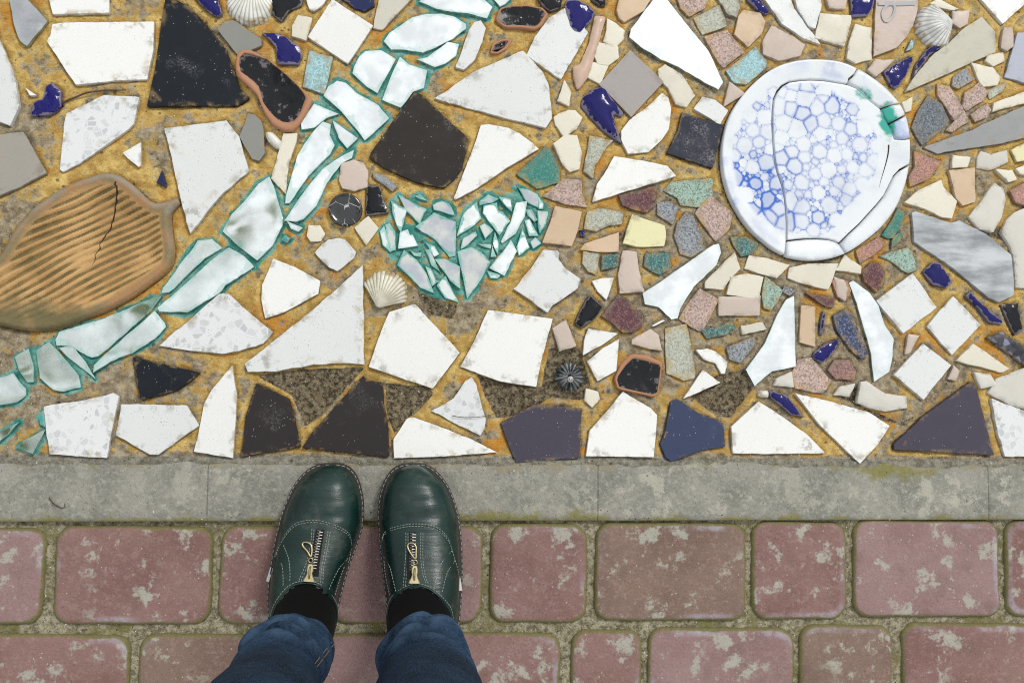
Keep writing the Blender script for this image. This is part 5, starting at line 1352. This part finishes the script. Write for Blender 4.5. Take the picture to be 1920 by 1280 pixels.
def make_shoe(ST_, seam, facings, flanks, teeth, loop, slider, collar, tagp, label):
    n = len(ST_); inset = 5.5
    cc = P((ST_[9][1] + ST_[9][2]) / 2, 1050)
    root_verts = None
    # upper
    rings = []; nt = 26
    ys = [s[0] for s in ST_]
    for i in range(n - 1):
        for k in range(3 if i > 3 else 2):
            t = k / (3 if i > 3 else 2)
            y, xa, xb = [ST_[i][q] * (1 - t) + ST_[i + 1][q] * t for q in range(3)]; h = HT[i][1] * (1 - t) + HT[i + 1][1] * t
            ins = min(inset, (xb - xa) * .3); A, B = P(xa + ins, y + (4 if y < 900 else 0), .026), P(xb - ins, y + (4 if y < 900 else 0), .026)
            c = (A + B) / 2; hw = (B - A) / 2; f = max(0, min(1, (y - 900) / 180)); ez = .80 - .22 * f; ex_ = .80 - .08 * f
            rg = []
            for j in range(nt + 1):
                a = math.pi * j / nt; ca, sa = math.cos(a), max(0.0, math.sin(a))
                q = c - hw * math.copysign(abs(ca) ** ex_, ca); z = .016 + (h - .016) * sa ** ez
                z += .0021 * math.exp(-((y - 957) / 22) ** 2) * math.sin((y - 925) / 60 * 6.28 * 2.1 + j * .16 + mn.noise((j * .4, y * .05, xa)) * 1.5) * sa
                rg.append(Vector((q.x, q.y, z)))
            rings.append(rg)
    V = [v for r in rings for v in r]; F = []; m = nt + 1
    for i in range(len(rings) - 1):
        for j in range(nt): F.append((i * m + j, (i + 1) * m + j, (i + 1) * m + j + 1, i * m + j + 1))
    bvh = BVHTree.FromPolygons([tuple(v) for v in V], F)
    col_loop = [cast(bvh, x, y) for x, y in collar]
    cl2 = closedsmooth(col_loop, .0025); cpoly = [(v.x, v.y) for v in cl2]
    keep = []
    for f in F:
        c = sum((V[i] for i in f), Vector()) / 4
        if not (c.z > .03 and inpoly(cpoly, np.array([c.x]), np.array([c.y]))[0] and edge_dist(cpoly, np.array([c.x]), np.array([c.y]))[0] > .0015): keep.append(f)
    shoe = mesh('shoe', V, keep, LEATHER, PER, (cc.x, cc.y, 0), smooth=True); shoe['label'] = label
    # sole with a welt
    def outl(e):
        Lp = [P(s[1] - e, s[0] - (e if s[0] < 880 else 0), .016) for s in ST_]; Rp = [P(s[2] + e, s[0] - (e if s[0] < 880 else 0), .016) for s in ST_]
        return closedsmooth(Lp[1:-1] + Rp[-2:0:-1], .006)
    o0, o1 = outl(.6), outl(-9)
    setz = lambda L, z: [Vector((v.x, v.y, z)) for v in L]
    k = len(o0); cen = sum(o0, Vector()) / k
    shr = lambda L, s: [cen + (v - cen) * s for v in L]
    SV, SF = loft([setz(shr(o0, .97), .0012), setz(shr(o0, .995), .0030), setz(o0, .0075), setz(shr(o0, .993), .0085), setz(o0, .0095), setz(o0, .0165), setz(shr(o0, .992), .0180), setz(shr(o0, .90), .0185)], closed_bottom=True, closed_top=True)
    mesh('sole', SV, SF, SOLE, shoe, smooth=False)
    wl = closedsmooth(setz(shr(o0, .979), .0186), .0006); parts = []; acc = 0; seg = []; on_ = True
    for i in range(1, len(wl)):
        acc += (wl[i] - wl[i - 1]).length; seg.append(wl[i])
        if acc > (.0046 if on_ else .0016):
            if on_ and len(seg) > 2: parts.append(tube([seg[0], seg[-1]], .00046, 5))
            acc = 0; on_ = not on_; seg = []
    for sline in [seam, par(seam, 0, 4)] + facings + flanks + [par(f, 4, 1) for f in flanks]: parts += dashes(bvh, sline)
    half = [collar[i] for i in range(len(collar)) if i < 9]
    parts += dashes(bvh, [(x + (x - (collar[3][0] + collar[5][0]) / 2) * .035, y - 4) for x, y in half], lift=.0006)
    SVv, SFf = join(parts); o = mesh('stitching', SVv, SFf, THREAD, shoe)
    # collar binding
    CV, CF = tube(cl2 + cl2[:1], .0014, 7, False); mesh('collar', CV, CF, LEATHER, shoe, smooth=True)
    # the seam ridge of the vamp
    rd = smoothline([cast(bvh, x, y + 2, .0001) for x, y in seam], .002); CV, CF = tube(rd, .0009, 6); mesh('vamp_seam', CV, CF, LEATHER, shoe, smooth=True)
    # zip
    tl = smoothline([cast(bvh, x, y, .0005) for x, y in teeth], .0008); tapeV, tapeF = [], []
    for i, p in enumerate(tl):
        t = (tl[min(i + 1, len(tl) - 1)] - tl[max(i - 1, 0)]).normalized(); sd_ = t.cross(Vector((0, 0, 1))).normalized(); w = .0050 + .0022 * i / len(tl)
        tapeV += [p + sd_ * w - Vector((0, 0, .0004)), p - sd_ * w - Vector((0, 0, .0004))]
    for i in range(len(tl) - 1): tapeF.append((2 * i, 2 * i + 1, 2 * i + 3, 2 * i + 2))
    mesh('zip_tape', tapeV, tapeF, TAPE, shoe)
    parts = []; acc = 0; kk = 0
    for i in range(1, int(len(tl) * .84)):
        acc += (tl[i] - tl[i - 1]).length
        if acc > .0013:
            acc = 0; kk += 1; t = (tl[i] - tl[i - 1]).normalized(); sd_ = t.cross(Vector((0, 0, 1))).normalized() * (1 if kk % 2 else -1)
            parts.append(tube([tl[i] - sd_ * .0009 + Vector((0, 0, .0005)), tl[i] + sd_ * .0034 + Vector((0, 0, .0003))], .00058, 5))
    ZV, ZF = join(parts); o = mesh('zip_teeth', ZV, ZF, NICKEL, shoe)
    lp = closedsmooth([cast(bvh, x, y, .0030) for x, y in loop], .001); r1_ = tube(lp + lp[:1], .00115, 7, False)
    rp = cast(bvh, loop[0][0] * .5 + slider[0][0] * .5, loop[0][1] * .5 + slider[0][1] * .5, .0034)
    ring = [rp + Vector((math.cos(a) * .0026, math.sin(a) * .0026, 0)) for a in np.linspace(0, 2 * math.pi, 14)]; r2_ = tube(ring, .0008, 6, False)
    PV, PF = join([r1_, r2_]); mesh('zip_pull', PV, PF, BRASS, shoe, smooth=True)
    s0, s1 = cast(bvh, *slider[0], .0022), cast(bvh, *slider[1], .0026); ax = (s1 - s0); Ls = ax.length; ax.normalize(); sd_ = ax.cross(Vector((0, 0, 1))).normalized(); up_ = sd_.cross(ax).normalized()
    prof = [(0, .0022), (.12, .0036), (.35, .0040), (.5, .0032), (.7, .0044), (.9, .0066), (1, .0066)]
    def body(z, sh): return [s0 + ax * Ls * a + sd_ * w * sh + up_ * z for a, w in prof] + [s0 + ax * Ls * a - sd_ * w * sh + up_ * z for a, w in reversed(prof)]
    b1 = loft([body(-.002, 1), body(.0008, 1), body(.0016, .8)], closed_top=True, closed_bottom=True)
    b2 = tube(smoothline([s0 + ax * Ls * .15 + up_ * .0012, s0 + ax * Ls * .3 + up_ * .0042, s0 + ax * Ls * .6 + up_ * .0044, s0 + ax * Ls * .8 + up_ * .0016], .001), .0013, 7)
    PV, PF = join([b1, b2]); mesh('zip_slider', PV, PF, BRASS, shoe)
    a_, b_ = P(tagp[0][0], tagp[0][1], .030), P(tagp[1][0], tagp[1][1], .026); dd = (b_ - a_); sn = Vector((-dd.y, dd.x, 0)).normalized() * .0018
    BV, BF = loft([[a_ - sn, a_ + sn, b_ + sn, b_ - sn], [v + Vector((0, 0, .0025)) for v in (a_ - sn, a_ + sn, b_ + sn, b_ - sn)]], closed_top=True, closed_bottom=True); mesh('loop_tag', BV, BF, TAGM, shoe)
    return cl2, bvh
colL = [(507, 1176), (511, 1152), (521, 1128), (541, 1103), (567, 1093), (598, 1098), (622, 1122), (632, 1147), (627, 1178), (618, 1205), (596, 1226), (560, 1234), (526, 1222), (510, 1200)]
colR = [(727, 1172), (727, 1146), (736, 1123), (755, 1106), (779, 1098), (803, 1103), (826, 1121), (844, 1147), (847, 1180), (844, 1205), (824, 1226), (790, 1234), (752, 1222), (733, 1200)]
cL, bvL = make_shoe(LEFT,
    [(507, 1074), (513, 1048), (520, 1028), (537, 998), (555, 981), (579, 975), (606, 977), (637, 988), (655, 1001), (659, 1018), (657, 1036), (653, 1056)],
    [[(519, 1038), (529, 1060), (531, 1080), (531, 1102)], [(532, 1022), (541, 1046), (544, 1073), (543, 1093)], [(652, 1046), (637, 1063), (624, 1087), (615, 1109)], [(645, 1062), (634, 1094), (626, 1120)]],
    [[(585, 991), (582, 1022), (575, 1053), (565, 1077), (558, 1092)], [(615, 995), (609, 1032), (603, 1063), (601, 1092)]],
    [(601, 992), (597, 1012), (593, 1032), (589, 1056), (586, 1080)],
    [(583, 1044), (577, 1034), (569, 1024), (569, 1018), (577, 1017), (584, 1022), (585, 1034)],
    [(583, 1058), (579, 1091)], colL, ((510, 1063), (502, 1089)), 'left shoe, dark green leather with a zip')
cR, bvR = make_shoe(RIGHT,
    [(720, 1048), (717, 1030), (716, 1012), (723, 996), (739, 988), (771, 982), (805, 984), (826, 993), (842, 1012), (850, 1036), (858, 1063), (861, 1080)],
    [[(719, 1040), (723, 1080), (732, 1119)], [(721, 1044), (731, 1062), (739, 1094), (743, 1110)], [(847, 1032), (827, 1056), (818, 1084), (813, 1107)], [(853, 1050), (838, 1074), (828, 1114)]],
    [[(761, 998), (761, 1032), (758, 1077), (756, 1098)], [(789, 998), (789, 1046), (793, 1077), (800, 1095)]],
    [(775, 997), (774, 1020), (773, 1044), (773, 1062), (774, 1084)],
    [(779, 1048), (771, 1038), (765, 1026), (767, 1019), (775, 1019), (780, 1025), (780, 1036)],
    [(778, 1061), (777, 1094)], colR, ((860, 1081), (864, 1106)), 'right shoe, dark green leather with a zip')

LR = [(.090, 567, 1214, .0355, .0355), (.108, 565, 1215, .0375, .036), (.135, 557, 1222, .040, .038), (.165, 547, 1234, .0405, .040), (.21, 534, 1252, .0415, .042), (.26, 518, 1279, .0425, .044), (.33, 503, 1316, .048, .050), (.42, 488, 1365, .058, .058), (.50, 472, 1425, .062, .062)]
RR = [(.090, 785, 1213, .039, .0365), (.108, 787, 1216, .040, .037), (.135, 790, 1223, .0415, .039), (.165, 793, 1236, .043, .041), (.21, 796, 1256, .0445, .044), (.26, 801, 1282, .046, .046), (.33, 803, 1318, .054, .054), (.42, 806, 1380, .057, .057), (.50, 810, 1445, .062, .062)]
H2 = math.pi / 2; FOLD_PALE = []; FOLD_PALES = []
CREASE = {'l': [(.136, .0070, .0045, H2 + .3, 1.5, .010, .4), (.158, .0100, .0055, H2 - .5, 2, -.012, .2), (.184, .0110, .006, H2 + .5, 1.6, .016, .3), (.214, .0110, .0065, H2 - .2, 2, -.014, .0), (.240, .0100, .008, H2 + .6, 1.4, .018, .2), (.285, .0080, .010, H2, 1.5, -.02, .4)],
          'r': [(.134, .0070, .0045, H2 - .5, 2, -.010, .4), (.154, .0100, .005, H2 + .4, 1.6, .012, .2), (.180, .0115, .006, H2 - .3, 1.5, -.015, .5), (.210, .0110, .0065, H2 + .5, 2, .016, .1), (.236, .0100, .008, H2 - .4, 1.4, -.018, .2), (.282, .0080, .010, H2, 1.5, .02, .4)]}
parts = []
for side, RT, cl2 in (('l', LR, cL), ('r', RR, cR)):
    # sock: from inside the shoe's opening up into the trouser leg
    n = 40; cx0 = sum((v.x for v in cl2)) / len(cl2); cy0 = sum((v.y for v in cl2)) / len(cl2)
    an = [math.atan2(v.y - cy0, v.x - cx0) for v in cl2]; ank = P(RT[0][1], RT[0][2], .11)
    r0, r1, r2, r3 = [], [], [], []
    for k in range(n):
        a = -math.pi + 2 * math.pi * k / n; v = min(zip(an, cl2), key=lambda q: abs((q[0] - a + math.pi) % (2 * math.pi) - math.pi))[1]
        e_ = Vector((ank.x + math.cos(a) * (RT[0][3] - .0025), ank.y + math.sin(a) * (RT[0][4] - .0025), 0))
        r0.append(Vector((v.x, v.y, v.z - .010))); r1.append(Vector((v.x * .985 + cx0 * .015, v.y * .985 + cy0 * .015, v.z - .0005)))
        r2.append(Vector((v.x * .6 + e_.x * .4, v.y * .6 + e_.y * .4, v.z * .55 + .098 * .45 + .002))); r3.append(Vector((e_.x, e_.y, .112)))
    r4 = [Vector((v.x, v.y, .15)) for v in r3]
    V, F = loft([r0, r1, r2, r3, r4], closed_top=True); mesh('sock', V, F, SOCK, PER, smooth=True)
    # trouser leg
    rows = []; sgn = -1 if side == 'l' else 1
    tab = [(z, P(x, y, z).x, P(x, y, z).y, rx, ry) for z, x, y, rx, ry in RT]
    kn = tab[-1]; hip = (pf.x + sgn * .088, pf.y - .12)
    tab += [(.62, kn[1] * .65 + hip[0] * .35, kn[2] * .65 + hip[1] * .35, .070, .072), (.74, kn[1] * .3 + hip[0] * .7, kn[2] * .3 + hip[1] * .7, .080, .084), (.84, hip[0], hip[1], .086, .098)]
    Tz = [t[0] for t in tab]; zz = np.concatenate([np.arange(.090, .36, .0028), np.arange(.36, .845, .02)]); ns = 56
    for z in zz:
        x, y, rx, ry = [np.interp(z, Tz, [t[q] for t in tab]) for q in (1, 2, 3, 4)]; rg = []
        for k in range(ns):
            a = 2 * math.pi * k / ns; f = math.exp(-((z - .16) / .07) ** 2)
            w = math.sin(z / .036 * 2 * math.pi + 2.2 * math.cos(a - 1.9 * sgn) + 2.4 * mn.noise((math.cos(a), math.sin(a), z * 9 + sgn)))
            w2 = math.sin(z / .055 * 2 * math.pi + 3.0 * math.sin(a + .7 * sgn) + 1.0)
            dr = .0014 * math.sin(z / .05 * 6.28 + 3 * math.sin(a + .7 * sgn)) * f
            for z0, dep, wd, fc, ft, slope, fs in CREASE[side]:
                zl = z0 + slope * math.cos(a - fs) + .006 * mn.noise((math.cos(a) * 1.3, math.sin(a) * 1.3, z0 * 50)); wt = max(0.0, .5 + .5 * math.cos(a - fc)) ** ft
                dr += wt * (-dep * 1.1 * math.exp(-((z - zl) / wd) ** 2) + dep * .35 * math.exp(-((z - zl - 2.0 * wd) / (1.5 * wd)) ** 2) + dep * 1.25 * math.exp(-((z - zl + 1.9 * wd) / (1.3 * wd)) ** 2))
            dr = dr * .8 * float(sm(np.array(z), .118, .165)) + .0008 * mn.noise((math.cos(a) * 2, math.sin(a) * 2, z * 30))
            FOLD_PALE.append(max(0.0, min(.6, dr * 70)))
            zo = .006 * math.sin(a) * (1 - sm(np.array(z), .1, .16)) - .004 * math.cos(a) * sgn * (1 - sm(np.array(z), .1, .16))
            rg.append(Vector((x + math.cos(a) * (rx + dr), y + math.sin(a) * (ry + dr), z + zo)))
        rows.append(rg)
    inner = [Vector((v.x + (cxy[0] - v.x) * .06, v.y + (cxy[1] - v.y) * .06, v.z + dz)) for cxy in [(tab[0][1], tab[0][2])] for dz in (.012,) for v in rows[0]]
    lipped = [inner, [Vector((v.x, v.y, v.z - .0012)) for v in rows[0]]] + rows
    parts.append(loft(lipped)); FOLD_PALES += [0.0] * (2 * ns) + FOLD_PALE; FOLD_PALE.clear()
    if side == 'l': rowsL = rows
    else: rowsR = rows
ns = 40; hips = []
for z, rx, ry, dy in ((.76, .150, .080, -.115), (.82, .180, .105, -.12), (.90, .178, .112, -.125), (.97, .158, .102, -.12), (1.02, .145, .095, -.115), (1.025, .10, .06, -.115)):
    hips.append([Vector((pf.x + math.cos(2 * math.pi * k / ns) * rx, pf.y + dy + math.sin(2 * math.pi * k / ns) * ry, z)) for k in range(ns)])
parts.append(loft(hips, closed_top=True, closed_bottom=True))
V, F = join(parts); mesh('jeans', V, F, DENIM, PER, smooth=True, attrs={'fold_pale': FOLD_PALES + [0.0] * (len(V) - len(FOLD_PALES))})
jb = BVHTree.FromPolygons([tuple(v) for v in V], F)
ol = []
for rws in (rowsL, rowsR):
    ringp = [v for v in rws[3]]; c = sum(ringp, Vector()) / len(ringp); line = closedsmooth([c + (v - c) * 1.012 for v in ringp], .0008); seg = []; acc = 0; on_ = True
    for i in range(1, len(line)):
        acc += (line[i] - line[i - 1]).length; seg.append(line[i])
        if acc > (.003 if on_ else .0014):
            if on_ and len(seg) > 2: ol.append(tube([seg[0], seg[-1]], .0005, 5))
            acc = 0; on_ = not on_; seg = []
for L_ in ([(621, 1203), (612, 1215), (598, 1232), (584, 1254), (572, 1276)], [(625, 1206), (616, 1219), (603, 1236), (589, 1258), (577, 1279)]): ol += dashes(jb, L_, .003, .0014, .0005, .0012)
V, F = join(ol); mesh('hem_stitching', V, F, OTH, PER)
for o in list(S.objects):
    if o.name.startswith(('stitching', 'zip_teeth', 'hem_stitching')): o['kind'] = 'stuff'

# ------------------------------------------------------------------ the tree whose crown hangs over the left side of the floor; the mirrors show it
TR = thing('tree', 'leafy green tree left of the mosaic whose crown shows in the mirror shards', 'tree', (-5.2, 2.2, -.05))
bk = M('tree_bark'); BARK = bk.done(bk.bsdf(bk.mix(bk.noise(20, 5), sc(70, 60, 48), sc(110, 98, 80)), .9, bk.bump(bk.noise(30, 5), .02)))
lf = M('tree_leaf'); lcol = lf.mix(lf.noise(3, 3), (.050, .085, .030, 1), (.11, .14, .065, 1)); ltr = lf.n('ShaderNodeBsdfTranslucent'); lf.set(ltr.inputs[0], lf.mix(lf.noise(3, 3), (.16, .24, .07, 1), (.30, .36, .15, 1)))
lmx = lf.n('ShaderNodeMixShader'); lmx.inputs[0].default_value = .5; lf.t.links.new(lf.bsdf(lcol, .5, spec=.3), lmx.inputs[1]); lf.t.links.new(ltr.outputs[0], lmx.inputs[2]); LEAF = lf.done(lmx.outputs[0])
tr_ = random.Random(11)
def limb(a, b, r0, r1, sag):
    pts = smoothline([Vector(a), Vector(a).lerp(Vector(b), .5) + Vector((tr_.uniform(-.2, .2), tr_.uniform(-.2, .2), sag)), Vector(b)], .25)
    return tube(pts, lambda t: r0 * (1 - t) + r1 * t, 9)
ends = [(-3.0, .9, 5.6), (-2.2, 1.5, 6.2), (-3.6, 2.4, 6.6), (-2.6, -.1, 5.8), (-4.6, 1.0, 6.9), (-1.6, .8, 6.5), (-5.8, 3.2, 6.4)]
lp_ = [limb((-5.2, 2.2, -.05), (-5.0, 2.1, 3.2), .19, .14, 0)] + [limb((-5.0, 2.1, 3.1), e, .10, .02, .3) for e in ends]
V, F = join(lp_); mesh('trunk', V, F, BARK, TR, smooth=True)
LV, LF = [], []
for e in ends:
    for _ in range(15):
        c = Vector(e) + Vector((tr_.gauss(0, .48), tr_.gauss(0, .48), tr_.gauss(0, .30)))
        for _ in range(13):
            p = c + Vector((tr_.gauss(0, .11), tr_.gauss(0, .11), tr_.gauss(0, .08))); a = tr_.uniform(0, 6.28); s = tr_.uniform(.035, .065)
            u = Vector((math.cos(a), math.sin(a), tr_.uniform(-.5, .3))) * s; w = Vector((-math.sin(a), math.cos(a), tr_.uniform(-.4, .4))) * s * .55
            k = len(LV); LV += [p - u, p + w, p + u, p - w]; LF.append((k, k + 1, k + 2, k + 3))
mesh('crown', LV, LF, LEAF, TR)
